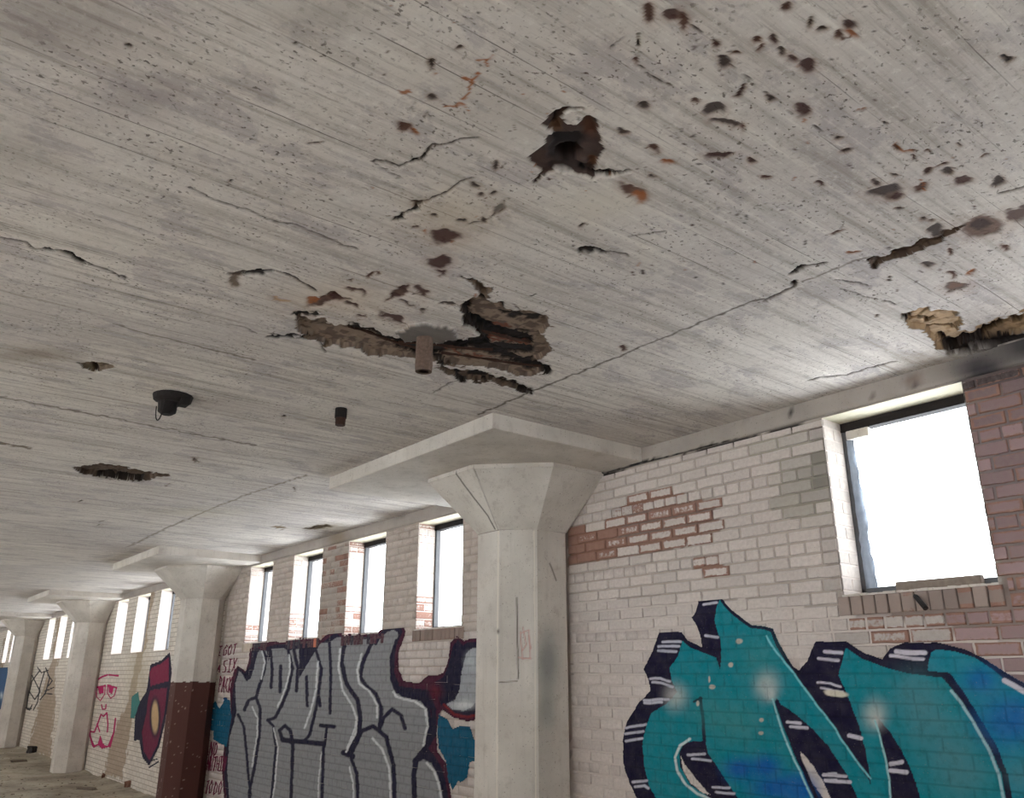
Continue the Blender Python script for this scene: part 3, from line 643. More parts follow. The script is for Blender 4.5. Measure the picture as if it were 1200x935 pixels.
def draw_teal(f):
    f.fill(teal_out, NAVY)
    f.fill(c5([(295, 258), (330, 290), (375, 308), (440, 333), (456, 385), (462, 330), (455, 250), (430, 170), (437, 120), (452, 82), (500, 140), (580, 200), (675, 222), (700, 285), (760, 390), (850, 510), (953, 650)]) + c6([(280, 590), (360, 700), (425, 790), (450, 879), (470, 1200), (420, 1200), (365, 879), (350, 840), (300, 740), (220, 620), (140, 530), (20, 430)]) +
           c5([(720, 535), (695, 500), (735, 640), (770, 740), (830, 870), (860, 935), (950, 1200), (240, 1200), (180, 935), (150, 880), (130, 800), (122, 710), (135, 630), (160, 570), (225, 530), (270, 480), (248, 430), (238, 375), (275, 320)]), TEAL)
    f.fill(c6([(305, 125), (390, 180), (490, 220), (620, 255), (795, 275), (850, 345), (940, 475), (1035, 640), (1090, 760), (1112, 879), (1130, 1200), (790, 1200), (680, 879), (640, 750), (590, 640), (530, 545), (455, 460), (490, 600), (515, 760), (530, 879), (540, 1200), (440, 1200), (430, 770), (410, 650), (380, 540), (330, 400), (270, 260), (290, 180)]), TEAL)
    f.fill(c6([(735, 150), (760, 135), (850, 140), (950, 170), (1050, 235), (1110, 290), (1200, 345), (1450, 500), (1450, 1200), (1190, 1200), (1145, 879), (1120, 760), (1060, 610), (960, 440), (840, 262), (825, 250), (718, 240), (725, 180)]), srgb(24, 124, 142))
    # counter of the first letter
    f.line(c5([(370, 505), (378, 560), (390, 690)]), 4, NAVY); f.line(c5([(345, 522), (375, 505)]), 3, NAVY)
    f.fill(c5([(300, 700), (340, 688), (392, 690), (402, 740), (470, 840), (530, 935), (600, 1050), (500, 1050), (400, 925), (330, 880), (285, 800), (283, 740)]), NAVY)
    f.fill(c5([(288, 748), (305, 790), (350, 850), (415, 922), (385, 915), (330, 872), (298, 820)]), WHITE)
    f.line(c5([(325, 680), (285, 710), (262, 760), (272, 820), (310, 880), (360, 915), (420, 945)]), 3, srgb(190, 205, 205))
    f.fill(c5([(800, 740), (860, 800), (925, 935), (900, 935), (830, 840), (803, 765)]), WHITE); f.fill(c6([(75, 640), (120, 690), (190, 790), (232, 879), (260, 960), (215, 920), (140, 780)]), WHITE)
    for x, y, rx, ry in ((540+0, 810, 60, 45), (650, 800, 60, 45), (700, 890, 110, 50), (810, 900, 60, 60)): f.soft(720+x*.2728, 680+y*.2728, rx*.34, ry*.34, srgb(0, 84, 156), .95)
    for x, y, rx, ry in ((985, 285, 80, 60), (1110, 490, 130, 120), (1180, 480, 80, 80), (30, 830, 60, 60)): f.soft(920+x*.2333, 730+y*.2333, rx*.3, ry*.3, srgb(22, 96, 158), .8)
    for x, y, r in ((620, 330, 90), (480, 600, 80), (560, 620, 90), (400, 560, 70)): f.soft(720+x*.2728, 680+y*.2728, r*.3, r*.3, srgb(60, 130, 130), .4)
    for x, y, r in ((720, 480, 120), (820, 640, 130), (900, 780, 120), (650, 350, 120), (1180, 760, 70)): f.soft(920+x*.2333, 730+y*.2333, r*.27, r*.27, srgb(84, 128, 136), .45)
    for x, y, r in ((265, 500, 60), (655, 450, 65), (672, 490, 30)): f.soft(720+x*.2728, 680+y*.2728, r*.24, r*.28, srgb(196, 194, 190), .6)
    for x, y, r in ((455, 460, 70), (465, 490, 30)): f.soft(920+x*.2333, 730+y*.2333, r*.22, r*.27, srgb(196, 194, 190), .6)
    for L in ([(375, 73), (440, 70)], [(385, 105), (440, 96)], [(395, 238), (445, 243)], [(210, 265), (287, 263)], [(192, 285), (280, 283)], [(190, 304), (265, 306)], [(155, 422), (200, 422), (240, 432)], [(165, 438), (210, 442), (252, 456)], [(128, 515), (235, 510)], [(130, 526), (205, 524)], [(55, 634), (135, 617)], [(50, 660), (125, 648)], [(50, 691), (122, 678)], [(80, 864), (140, 860)], [(88, 884), (130, 880), (148, 892)], [(318, 748), (390, 745)], [(335, 765), (415, 775)], [(425, 888), (495, 890)], [(437, 910), (515, 916)], [(745, 608), (800, 615)], [(757, 630), (830, 635)], [(900, 835), (953, 830)], [(905, 858), (953, 858)]):
        f.line(c5(L), 3, srgb(186, 184, 196))
    f.line(c5([(655, 240), (700, 310), (770, 400), (860, 520), (953, 640)])+c6([(280, 580), (360, 690), (430, 780)]), 2.2, srgb(120, 190, 200))
    f.line(c5([(680, 510), (720, 640), (760, 740), (850, 935), (900, 1050)]), 2.2, srgb(150, 200, 205)); f.line(c5([(700, 520), (740, 640), (785, 740), (868, 935), (900, 1010)]), 5, NAVY)
    f.line(c6([(455, 490), (480, 570), (505, 680), (522, 780), (530, 900)]), 2.2, srgb(150, 196, 200)); f.line(c6([(835, 340), (890, 405), (940, 480), (1025, 640), (1075, 760), (1105, 890)]), 3.4, srgb(150, 184, 192))
    for L, wd in (([(200, 142), (285, 150)], 4), ([(168, 177), (268, 187)], 3.4), ([(165, 298), (230, 300), (280, 318)], 2.6), ([(180, 325), (290, 344)], 2.6), ([(560, 145), (705, 150)], 5.5), ([(530, 166), (610, 172), (695, 183)], 4), ([(325, 565), (385, 580)], 5), ([(530, 707), (590, 700)], 5), ([(530, 740), (613, 750)], 5), ([(12, 497), (80, 505)], 3.4), ([(30, 522), (115, 527)], 3.4), ([(195, 762), (305, 770)], 4), ([(205, 792), (330, 800)], 4), ([(1105, 290), (1150, 312), (1210, 348)], 6)):
        f.line(c6(L), wd, srgb(196, 190, 200))
    for x, y, rx, ry in ((538, 262, 22, 16), (500, 362, 14, 16), (422, 458, 18, 14), (410, 425, 6, 20), (925, 484, 28, 13), (360, 530, 10, 16), (632, 600, 14, 12), (630, 655, 16, 10)): i, k = f.blot(720+x*.2728, 680+y*.2728, rx*.2, ry*.2); f.put(i, srgb(186, 172, 158), k*.95)
    i, k = f.blot(980, 812, 14, 4, 8); f.put(i, srgb(206, 198, 180), k)
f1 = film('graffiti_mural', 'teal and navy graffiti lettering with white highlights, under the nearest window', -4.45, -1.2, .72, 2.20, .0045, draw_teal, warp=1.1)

SIL, MRN, BLU = srgb(132, 132, 134), srgb(66, 16, 42), srgb(0, 80, 108)
def draw_silver(f):
    out = [(235, 318), (270, 345), (285, 300), (290, 240), (330, 222), (400, 203), (440, 212), (530, 188), (620, 198), (680, 150), (715, 138), (722, 175), (800, 168), (885, 172), (900, 140), (930, 110), (966, 98), (1000, 115), (1018, 160), (1005, 200), (985, 250), (985, 340), (1010, 390), (1080, 400), (1120, 365), (1156, 366), (1196, 350), (1216, 290), (1226, 210), (1256, 178), (1291, 203), (1320, 190), (1380, 185), (1380, 560), (1306, 578), (1246, 562), (1186, 522), (1171, 545), (1160, 640), (1166, 720), (1206, 770), (1226, 900), (1240, 1150), (185, 1150), (170, 935), (160, 800), (172, 680), (198, 580), (203, 540), (198, 430), (215, 350)]
    f.fill(G(out), MRN)
    inn = [(235, 326), (268, 352), (292, 310), (300, 250), (400, 222), (530, 205), (620, 215), (690, 165), (722, 185), (885, 182), (905, 160), (935, 130), (966, 118), (992, 135), (1005, 160), (985, 200), (968, 250), (965, 350), (990, 415), (1090, 425), (1130, 470), (1140, 640), (1120, 700), (1150, 735), (1190, 800), (1210, 930), (1215, 1150), (195, 1150), (182, 930), (170, 800), (182, 680), (205, 580), (210, 430)]
    f.fill(G(inn), NAVY)
    sil = [(240, 345), (252, 350), (275, 392), (295, 378), (312, 320), (328, 255), (345, 238), (370, 252), (378, 300), (390, 240), (450, 236), (475, 250), (490, 240), (520, 240), (522, 380), (560, 300), (600, 246), (618, 215), (662, 208), (690, 190), (715, 182), (735, 205), (745, 215), (790, 192), (848, 188), (862, 205), (880, 225), (905, 185), (935, 158), (962, 150), (982, 165), (978, 200), (955, 270), (950, 370), (960, 425), (1000, 465), (1085, 482), (1120, 530), (1125, 600), (1105, 690), (1070, 730), (1090, 745), (1130, 760), (1170, 830), (1190, 935), (1195, 1150), (205, 1150), (195, 935), (185, 800), (195, 660), (228, 540), (222, 400)]
    f.fill(G(sil), SIL)
    def s(L, wd=3.6, c=NAVY): f.line(G(L), wd, c)
    s([(345, 240), (366, 275), (356, 350), (330, 430), (320, 470)]); s([(265, 525), (285, 480), (320, 465), (340, 520), (335, 640), (315, 780), (290, 900), (290, 950)]); s([(235, 545), (262, 600), (275, 720), (285, 850), (295, 920)], 3)
    s([(385, 240), (395, 330), (390, 420)]); s([(435, 320), (432, 440)], 4); s([(470, 245), (490, 330), (470, 430), (440, 500), (410, 560), (375, 572)]); s([(375, 572), (400, 600), (412, 700), (400, 850), (385, 1000)], 3.2)
    s([(495, 240), (515, 330), (508, 435)], 4); s([(600, 245), (624, 330), (612, 450), (590, 560), (570, 640), (545, 670)]); s([(490, 680), (440, 655), (430, 620), (455, 597), (480, 620), (492, 680), (480, 1000)], 4)
    s([(445, 665), (635, 682)], 6); s([(635, 690), (625, 1000)], 3.8); s([(620, 597), (685, 602)], 4.5); s([(650, 600), (640, 690)], 3); s([(555, 370), (558, 505)], 3.6); s([(662, 200), (668, 350), (665, 540)], 3.6); s([(612, 470), (618, 505)], 4)
    s([(735, 200), (718, 300), (740, 400), (795, 480), (805, 560), (800, 630), (750, 730)], 5); s([(730, 725), (770, 740)], 7); s([(760, 740), (790, 820), (798, 1000)], 4); s([(862, 205), (815, 310), (805, 370), (830, 410), (880, 450), (905, 520), (897, 600)], 4.5)
    s([(760, 735), (812, 622), (866, 600), (926, 650), (961, 780), (968, 1000)], 5); s([(896, 610), (916, 560), (956, 522), (996, 550), (1014, 610)], 4.5); s([(976, 437), (1040, 445), (1116, 440), (1148, 520), (1148, 640), (1110, 705), (1065, 760), (1055, 830), (1062, 1000)], 6)
    s([(1062, 762), (1100, 737), (1150, 765), (1190, 850), (1205, 950)], 7); s([(972, 430), (952, 380), (950, 280), (975, 200)], 4)
    f.fill(G([(540, 232), (598, 244), (524, 372)]), NAVY); f.fill(G([(740, 200), (790, 190), (760, 215)]), NAVY); f.fill(G([(850, 195), (895, 190), (875, 225)]), NAVY)
    W = srgb(198, 198, 200)
    for L, wd in (([(346, 250), (360, 300), (345, 380)], 1.8), ([(303, 510), (325, 560), (325, 640), (300, 790)], 1.8), ([(475, 270), (478, 340), (455, 430), (420, 510)], 2), ([(608, 300), (600, 430), (575, 530), (545, 610)], 2.2), ([(402, 610), (422, 700), (410, 850), (398, 935)], 1.6),
        ([(712, 240), (705, 330), (722, 430), (765, 500), (788, 560), (785, 630), (740, 720)], 2.4), ([(812, 265), (792, 340), (800, 400), (850, 440), (885, 500), (885, 560)], 2.4), ([(862, 655), (910, 710), (942, 800), (948, 935)], 2.6), ([(960, 440), (975, 465), (1060, 485), (1110, 520), (1118, 600), (1100, 690)], 2.8),
        ([(1115, 770), (1150, 810), (1175, 880), (1185, 935)], 2.6), ([(755, 790), (772, 860), (775, 935)], 2), ([(625, 720), (612, 850), (610, 935)], 1.4), ([(790, 590), (745, 700)], 1.8)): s(L, wd, W)
    # right-hand letter
    f.fill(G([(1236, 230), (1261, 195), (1286, 225), (1310, 208), (1380, 200), (1380, 540), (1306, 560), (1240, 545), (1180, 500), (1156, 430), (1156, 392), (1196, 372), (1221, 300)]), NAVY)
    f.fill(G([(1380, 230), (1326, 236), (1300, 262), (1280, 340), (1268, 430), (1245, 478), (1206, 497), (1236, 520), (1286, 530), (1326, 512), (1380, 440)]), srgb(150, 152, 156))
    f.soft(220+1290*.2513, 700+500*.2513, 14, 6, srgb(206, 206, 206), .8); f.soft(220+1320*.2513, 700+300*.2513, 8, 12, srgb(180, 184, 186), .6)
    f.line(G([(1196, 500), (1246, 545), (1306, 558), (1380, 540)]), 3, srgb(110, 22, 30)); f.soft(220+1160*.2513, 700+440*.2513, 8, 10, srgb(90, 20, 36), .8)
    f.fill(G([(1171, 545), (1216, 572), (1236, 612), (1276, 600), (1316, 600), (1336, 660), (1380, 680), (1380, 760), (1316, 767), (1306, 840), (1276, 860), (1261, 855), (1236, 900), (1216, 850), (1206, 760), (1171, 700), (1164, 640)]), BLU)
    f.fill(G([(100, 500), (130, 485), (150, 520), (175, 470), (196, 480), (206, 560), (190, 650), (180, 700), (168, 690), (150, 680), (120, 662), (120, 622), (90, 620), (95, 560)]), BLU)
    # hand lettering left of the piece
    font = {'I': [[(0, 0), (1, 0)], [(.5, 0), (.5, 1)], [(0, 1), (1, 1)]], 'G': [[(1, .15), (.5, 0), (0, .4), (.2, 1), (.9, .9), (.9, .5), (.5, .5)]], 'O': [[(.5, 0), (0, .4), (.2, 1), (.8, .95), (1, .4), (.5, 0)]], 'T': [[(0, .05), (1, 0)], [(.5, 0), (.45, 1)]],
            'A': [[(0, 1), (.5, 0), (1, 1)], [(.2, .6), (.85, .6)]], 'S': [[(1, .05), (.2, .1), (.1, .4), (.9, .6), (.8, .95), (0, .95)]], 'X': [[(0, 0), (1, 1)], [(1, 0), (0, 1)]], 'P': [[(.1, 0), (.1, 1)], [(.1, 0), (.9, .15), (.8, .5), (.1, .5)]], 'C': [[(1, .1), (.3, .1), (.1, .6), (.9, .95)]],
            'K': [[(.1, 0), (.1, 1)], [(1, 0), (.1, .5), (1, 1)]], 'N': [[(0, 1), (.05, 0), (.9, 1), (1, 0)]], 'D': [[(.1, 0), (.05, 1), (.8, .8), (.9, .3), (.1, 0)]], 'U': [[(0, 0), (.1, .95), (.8, .95), (1, 0)]], 'H': [[(0, 0), (0, 1)], [(1, 0), (1, 1)], [(0, .5), (1, .5)]]}
    def word(t, x0, x1, yt, yb, sk=-10, slope=-.12):
        n = len(t); wd = (x1-x0)/n
        for k, ch in enumerate(t):
            if ch == ' ': continue
            for L in font[ch]:
                s([(x0+k*wd+u*wd*.68+sk*v, yt+slope*(k*wd)+v*(yb-yt)) for u, v in L], 1.15, srgb(104, 20, 56))
    word('I', 150, 168, 228, 272); word('GOT', 175, 238, 222, 270); word('A', 146, 164, 315, 348); word('SIX', 172, 238, 290, 350); word('PACK', 152, 214, 370, 442, slope=.05)
    word('AND', 92, 150, 672, 735, slope=.1); word('NUTHIN', 98, 186, 742, 808, slope=0); word('TO', 92, 126, 855, 915); word('DO', 130, 170, 860, 920)
    f.soft(220+175*.2513, 700+472*.2513, 4, 2, srgb(30, 60, 110), .8)
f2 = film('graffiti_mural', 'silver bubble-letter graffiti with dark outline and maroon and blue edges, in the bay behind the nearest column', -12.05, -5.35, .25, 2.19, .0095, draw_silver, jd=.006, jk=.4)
def draw_bay3(f):
    f.fill(Z1([(560, 440), (600, 425), (632, 393), (640, 470), (630, 560), (615, 650), (592, 745), (555, 815), (530, 785), (518, 720), (498, 722), (505, 600), (545, 540)]), NAVY)
    f.fill(Z1([(566, 450), (600, 436), (628, 412), (628, 500), (560, 520), (556, 470)]), srgb(120, 24, 60)); f.fill(Z1([(560, 535), (622, 525), (612, 620), (585, 740), (556, 795), (534, 760), (528, 690), (545, 620), (552, 560)]), srgb(104, 22, 56))
    i, k = f.blot(577*.3154, 640+635*.3154, 6.5, 24, 0); f.put(i, NAVY, k); i, k = f.blot(577*.3154, 640+635*.3154, 4.2, 19, 0); f.put(i, srgb(190, 160, 120), k)
    f.fill(Z1([(490, 560), (515, 540), (520, 580), (500, 640), (486, 640)]), srgb(60, 120, 116)); f.line(Z1([(555, 822), (590, 800)]), 1.6, NAVY); f.line(Z1([(550, 800), (585, 790)]), 1.4, NAVY)
film('graffiti_tag', 'maroon and black graffiti letter beside a brown-stained pier', -18.8, -12.35, .1, 2.2, .02, draw_bay3, False, .2, -.004)
def draw_face(f):
    Mg = srgb(178, 24, 92)
    def s(L, wd=1.6): f.line(Z1(L), wd, Mg)
    s([(360, 498), (380, 485), (400, 478)], 2); s([(407, 478), (440, 481)], 2); s([(358, 525), (392, 518)], 2); s([(402, 516), (434, 526)], 2)
    s([(358, 525), (360, 560), (374, 574), (390, 550), (392, 518)], 1.1); s([(402, 516), (400, 545), (412, 565), (426, 555), (434, 526)], 1.1)
    f.fill(Z1([(364, 524), (386, 520), (386, 545), (370, 550)]), Mg); f.fill(Z1([(404, 518), (424, 522), (418, 548), (406, 545)]), Mg)
    s([(378, 588), (382, 606), (394, 604), (395, 588)], 1.4); s([(338, 688), (352, 690), (364, 660), (376, 625), (386, 632), (398, 618), (402, 660), (400, 690)], 1.6); s([(362, 660), (372, 690)], 1.4)
    s([(334, 655), (336, 705), (346, 742)], 1.8); s([(430, 640), (424, 690), (410, 745)], 1.8); f.fill(Z1([(336, 705), (352, 738), (364, 735), (374, 700), (384, 735), (402, 740), (418, 700), (412, 745), (380, 752), (366, 740), (348, 750)]), Mg)
    s([(325, 628), (318, 665), (316, 700)], 1.2)
film('graffiti_tag', 'magenta line-drawn face with drooping eyes and a wavy moustache', -19.2, -16.4, .4, 2.1, .018, draw_face, False, .1, -.005)
def draw_lines(f):
    def s(L, wd=1.0): f.line(Z1(L), wd, srgb(44, 40, 44))
    for L in ([(150, 460), (120, 500), (105, 560), (100, 600), (125, 608), (140, 580), (150, 520), (165, 470)], [(120, 480), (150, 540), (130, 570), (110, 540)], [(170, 450), (185, 490), (170, 545), (150, 570)], [(95, 600), (110, 610), (120, 590)], [(165, 540), (200, 525)], [(165, 550), (195, 548)], [(60, 535), (100, 532)], [(60, 553), (95, 553)], [(140, 450), (155, 470), (180, 460)], [(180, 480), (195, 500), (180, 520)], [(95, 497), (105, 495)]): s(L, 1.3)
film('graffiti_tag', 'black outline graffiti sketch between the two farthest columns', -28.5, -20, .3, 2.3, .03, draw_lines, False, 0, -.005)
def draw_blue(f): f.fill(Z1([(-5, 455), (30, 450), (25, 540), (10, 610), (-10, 600)]), srgb(40, 80, 120)); f.soft(2, 815, 2, 4, srgb(200, 210, 220), .8)
film('graffiti_tag', 'blue graffiti patch at the far left end of the wall', -40, -26, .3, 2.3, .06, draw_blue, False, 0, -.005)

# ------------------------------------------------------------ bricks
covered = lambda x, z, L: inpoly(*[float(v[0]) for v in to_photo(np.array([[x, 0, z]]))], L)
near_b = layout(-4.75, X1, .75, WZ1); ind = []; rest = []
for bx, bz, bw, bh, hd in near_b:
    px, py = [float(v[0]) for v in to_photo(np.array([[bx, 0, bz]]))]
    vis = px < 1225 and py < 960
    pxs, pys = to_photo(np.array([[bx-bw/2, 0, bz-bh/2], [bx+bw/2, 0, bz-bh/2], [bx-bw/2, 0, bz+bh/2], [bx+bw/2, 0, bz+bh/2]]))
    hid = all(inpoly(p, q, teal_out) for p, q in zip(pxs, pys))
    if vis and not hid: ind.append((-(pxs.max()-pxs.min())*(pys.max()-pys.min()), bx, bz, bw, bh, hd))
    else: rest.append((bx, bz, bw, bh, hd))
ind.sort(); rest += [t[1:] for t in ind[300:]]; ind = ind[:300]
for _, bx, bz, bw, bh, hd in ind:
    me = rng.choice(HM if hd else SM); o = bpy.data.objects.new('brick', me); C.objects.link(o); o.parent = wall
    L0 = HDP if hd else BRP
    if not hd and bw < BRP*.55: me = rng.choice(HM); o.data = me; L0 = HDP
    sxx = (bw-.009+rng.uniform(-.003, .002))/(L0-.009)
    o.scale = (max(sxx, .1), 1, (bh-.009)/(CP-.009)*rng.uniform(.97, 1.02))
    o.location = (bx, rng.uniform(-.0022, .0012), bz+rng.uniform(-.001, .001)); o.rotation_euler = (0, rng.uniform(-.006, .006), rng.uniform(-.004, .004)); o.color = brick_colour(bx, bz)
rest += layout(-4.75, X1, .01, .70)
rest += layout(-11.92, -5.3, .01, WZ1)
V, Q, Cc = [], [], []
for bx, bz, bw, bh, hd in rest:
    n = len(V); hx, hz = bw/2-.0045, bh/2-.0045; y = rng.uniform(-.002, .001); e = .003
    V += [(bx-hx+e, y, bz-hz+e), (bx+hx-e, y, bz-hz+e), (bx+hx-e, y, bz+hz-e), (bx-hx+e, y, bz+hz-e), (bx-hx, y+.012, bz-hz), (bx+hx, y+.012, bz-hz), (bx+hx, y+.012, bz+hz), (bx-hx, y+.012, bz+hz)]
    Q += [(n, n+1, n+2, n+3), (n+4, n+5, n+1, n), (n+5, n+6, n+2, n+1), (n+6, n+7, n+3, n+2), (n+7, n+4, n, n+3)]
    Cc += [brick_colour(bx, bz)]*8
tag(mesh_np('brickwork', V, Q, M_BRS, wall, Cc), kind='stuff')

# ------------------------------------------------------------ windows
def jamb_brick(parent, x, y0, y1, z0, z1, side, c):
    o = bpy.data.objects.new('brick', JB); C.objects.link(o); o.parent = parent
    o.scale = ((y1-y0-.008)/.1, 1, (z1-z0-.009)/.06); o.rotation_euler = (0, 0, side*math.pi/2)
    o.location = Vector((x, (y0+y1)/2, (z0+z1)/2))-parent.location; o.color = c
def slab_mesh(name, L, h, d, b):
    m = MB(); hx, hz = L/2, h/2
    m.v = [(-hx+b, 0, -hz+b), (hx-b, 0, -hz+b), (hx-b, 0, hz-b), (-hx+b, 0, hz-b), (-hx, b, -hz), (hx, b, -hz), (hx, b, hz), (-hx, b, hz), (-hx, d, -hz), (hx, d, -hz), (hx, d, hz), (-hx, d, hz)]
    m.f = [(0, 1, 2, 3)]+[(4+k, 4+(k+1) % 4, (k+1) % 4, k) for k in range(4)]+[(8+k, 8+(k+1) % 4, 4+(k+1) % 4, 4+k) for k in range(4)]
    me = bpy.data.meshes.new(name); me.from_pydata(m.v, [], m.f); me.materials.append(M_BR); me.update(); return me
JB = slab_mesh('reveal_brick', .1, .06, .02, .003); SB = slab_mesh('sill_brick', .064, .098, .03, .004)
FRY = .195
for n, (wa, wb) in enumerate(wins):
    xm_ = (wa+wb)/2; W = empty('window_%d' % (n+1), (xm_, 0, WZ0)); W['kind'] = 'structure'
    near_ = n == 0; mid = n == 0 or (-12 < wa < -4)
    if n == 0: W['label'] = 'nearest window opening, glaring white, right of the large column'
    # frame
    m = MB(); t = .028 if near_ else .022
    m.box(wa, wa+t, FRY, FRY+.05, WZ0+.03, WZ1-.04); m.box(wb-t, wb, FRY, FRY+.05, WZ0+.03, WZ1-.04)
    m.box(wa, wb, FRY, FRY+.05, WZ0+.0, WZ0+(.055 if near_ else .035)); m.build('window_frame', M_STEEL, W, (xm_, FRY, WZ0), bevel=.003)
    m = MB(); m.box(wa, wb, FRY-.01, FRY+.06, WZ1-.055, WZ1-.002); h = m.build('frame_header', M_DARK, W, (xm_, FRY, WZ1), bevel=.003); h['label'] = 'dark timber header of the frame'
    if not mid: continue
    # rowlock sill bricks under the opening
    k = 0; x = wa-SILLX
    while x < wb+SILLX-.02:
        o = bpy.data.objects.new('sill_brick', SB); C.objects.link(o); o.parent = W
        o.location = Vector((x+.035, -.006+rng.uniform(-.003, .003), WZ0-.052))-W.location
        q = rng.random(); c = np.array(srgb(150, 132, 124))*rng.uniform(.8, 1.15) if near_ else np.array(WHITE)*rng.uniform(.75, .95)
        o.color = (*c, rng.choice([.1, .2, .3, .45]) if near_ else .3)
        if 4 < n < 8:
            c = np.array(rng.choice([MRN, MRN, NAVY, srgb(60, 30, 44)]) if n < 7 or x > wa+.3 else srgb(190, 176, 160))*rng.uniform(.8, 1.2); o.color = (*c, 0)
            if n == 6 and wb-.13 < x < wb-.03: o.color = (*srgb(200, 110, 80), .2)
        elif n == 4: o.color = (*(np.array(srgb(140, 120, 110))*rng.uniform(.7, 1.1)), .25)
        x += .0703
    m = MB(); nx_ = 24      # mortar cap on the sill, broken front edge
    for i in range(nx_):
        xa_, xb_ = wa+(wb-wa)*i/nx_, wa+(wb-wa)*(i+1)/nx_; e = rng.uniform(-.012, .004)
        m.box(xa_, xb_, e, .3, WZ0-.004, WZ0+.006+rng.uniform(0, .004))
    m.build('sill_cap', M_PLAIN, W, (xm_, .1, WZ0))
    # reveal bricks on both jambs
    for side, x in ((1, wa), (-1, wb)):
        for r in range(int(row_of(np.array(WZ0))), int(row_of(np.array(WZ1)))+1):
            z0, z1 = max(ZH+(r-.5)*CP, WZ0+.006), min(ZH+(r+.5)*CP, WZ1)
            if z1-z0 < .02: continue
            cuts = [.003, .10, FRY] if r % 2 else [.003, FRY]
            fz = (z0-WZ0)/(WZ1-WZ0)
            for y0, y1 in zip(cuts, cuts[1:]):
                c = np.array(srgb(196, 186, 178))*rng.uniform(.85, 1.1)
                wr = (rng.uniform(0, .25)) if near_ else (rng.uniform(.35, .8) if (fz < .28 or fz > .82) else rng.uniform(.05, .4))
                jamb_brick(W, x+side*.004, y0, y1, z0, z1, side, (*c, wr))
# loose things in the nearest window
wa, wb = wins[0]
m = MB()
r_ = random.Random(2); n0 = 22
for i in range(n0+1):
    z = WZ0+.05+(WZ1-.16-WZ0)*i/n0; e = .035+.03*(1-i/n0)+r_.uniform(-.006, .006)
    m.v += [(wa+.030, FRY-.004+r_.uniform(-.008, .004), z), (wa+.030+e*.5, FRY-.012+r_.uniform(-.01, .01), z), (wa+.03+e, FRY+r_.uniform(-.008, .012), z)]
for i in range(n0):
    b_ = i*3; m.f += [(b_, b_+1, b_+4, b_+3), (b_+1, b_+2, b_+5, b_+4)]; m.m += [0, 0]
t = NT('torn_plastic_film', .35); t.col(t.mix(t.noise(20, 4), srgb(120, 132, 150), srgb(176, 186, 200)))
o = m.build('plastic_sheet', t.m, None, (wa+.05, FRY, WZ0+.05), smooth=True); sm_ = o.modifiers.new('thick', 'SOLIDIFY'); sm_.thickness = .0015
tag(o, 'strip of torn bluish plastic sheeting hanging on the frame side of the nearest window', 'plastic sheet')
m = MB(); A0 = on_plane_y(1052, 690, .17); B0 = on_plane_y(1152, 680, .17)
m.box(A0[0], B0[0], .15, .19, WZ0+.012, WZ0+.068); tag(m.build('timber_lath', M_WOOD, None, (A0[0], .17, WZ0+.012), bevel=.003), 'grey lath lying on the sill of the nearest window', 'lath')
m = MB(); a_ = on_plane_y(1074, 700, -.03); b_ = on_plane_y(1085, 713, -.06); m.tube([tuple(on_plane_y(1072, 698, .02)), tuple(a_), tuple(b_)], [.011, .012, .013], 8)
o = m.build('iron_bolt', M_DARK, None, tuple(a_), smooth=False); tag(o, 'short dark iron bolt sticking out of the brick sill of the nearest window', 'bolt')
m = MB(); m.box(wa+.03, wa+.17, FRY-.01, FRY+.02, WZ1-.105, WZ1-.052, None); o = m.build('frame_remnant', M_PLAIN, None, (wa+.1, FRY, WZ1-.1), bevel=.006); tag(o, 'pale broken board remnant in the top left corner of the nearest window', 'board')

# ------------------------------------------------------------ columns
ZJ, ACAP, ZS = CAMZ+.671*U, .4542*U, CAMZ+.9364*U
def octo(xc, yc, ap):
    t = ap*math.tan(math.pi/8)
    pts = [(-ap, .0), (-ap, -t), (-t, -ap), (t, -ap), (ap, -t), (ap, 0)]
    P = [(xc+x, yc+y) for x, y in pts]; ytop = .012
    P[0] = (xc-ap, ytop if t+yc > 0 else yc+t); P[-1] = (xc+ap, P[0][1])
    if t+yc < 0:
        q = ytop-(yc+t); P = [(xc-ap+q, ytop)]+P+[(xc+ap-q, ytop)]
    else: P = [(xc-ap+.001, ytop)]+P+[(xc+ap-.001, ytop)]
    return P
def loft(loops, hs, hv):
    """quads between consecutive octagon outlines, subdivided hs across, hv[i] up"""
    V, Q = [], []
    for (A, za), (B, zb), nv in [(loops[i], loops[i+1], hv[i]) for i in range(len(loops)-1)]:
        for k in range(len(A)-1):
            n0 = len(V)
            for i in range(nv+1):
                s = i/nv
                for j in range(hs+1):
                    u = j/hs; ax, ay = A[k][0]*(1-u)+A[k+1][0]*u, A[k][1]*(1-u)+A[k+1][1]*u
                    bx, by = B[k][0]*(1-u)+B[k+1][0]*u, B[k][1]*(1-u)+B[k+1][1]*u
                    V.append((ax*(1-s)+bx*s, ay*(1-s)+by*s, za*(1-s)+zb*s))
            for i in range(nv):
                for j in range(hs):
                    q = n0+i*(hs+1)+j; Q.append((q, q+1, q+hs+2, q+hs+1))
    return np.array(V), np.array(Q)
clab = ['nearest octagonal white concrete column with flared capital, centre of the photo', 'octagonal concrete column with its lower half painted dark brown', 'white flared concrete column right of the farthest one, beside the magenta face', 'farthest clearly seen white column at the left edge', 'column hidden far down the wall', 'last column down the wall']
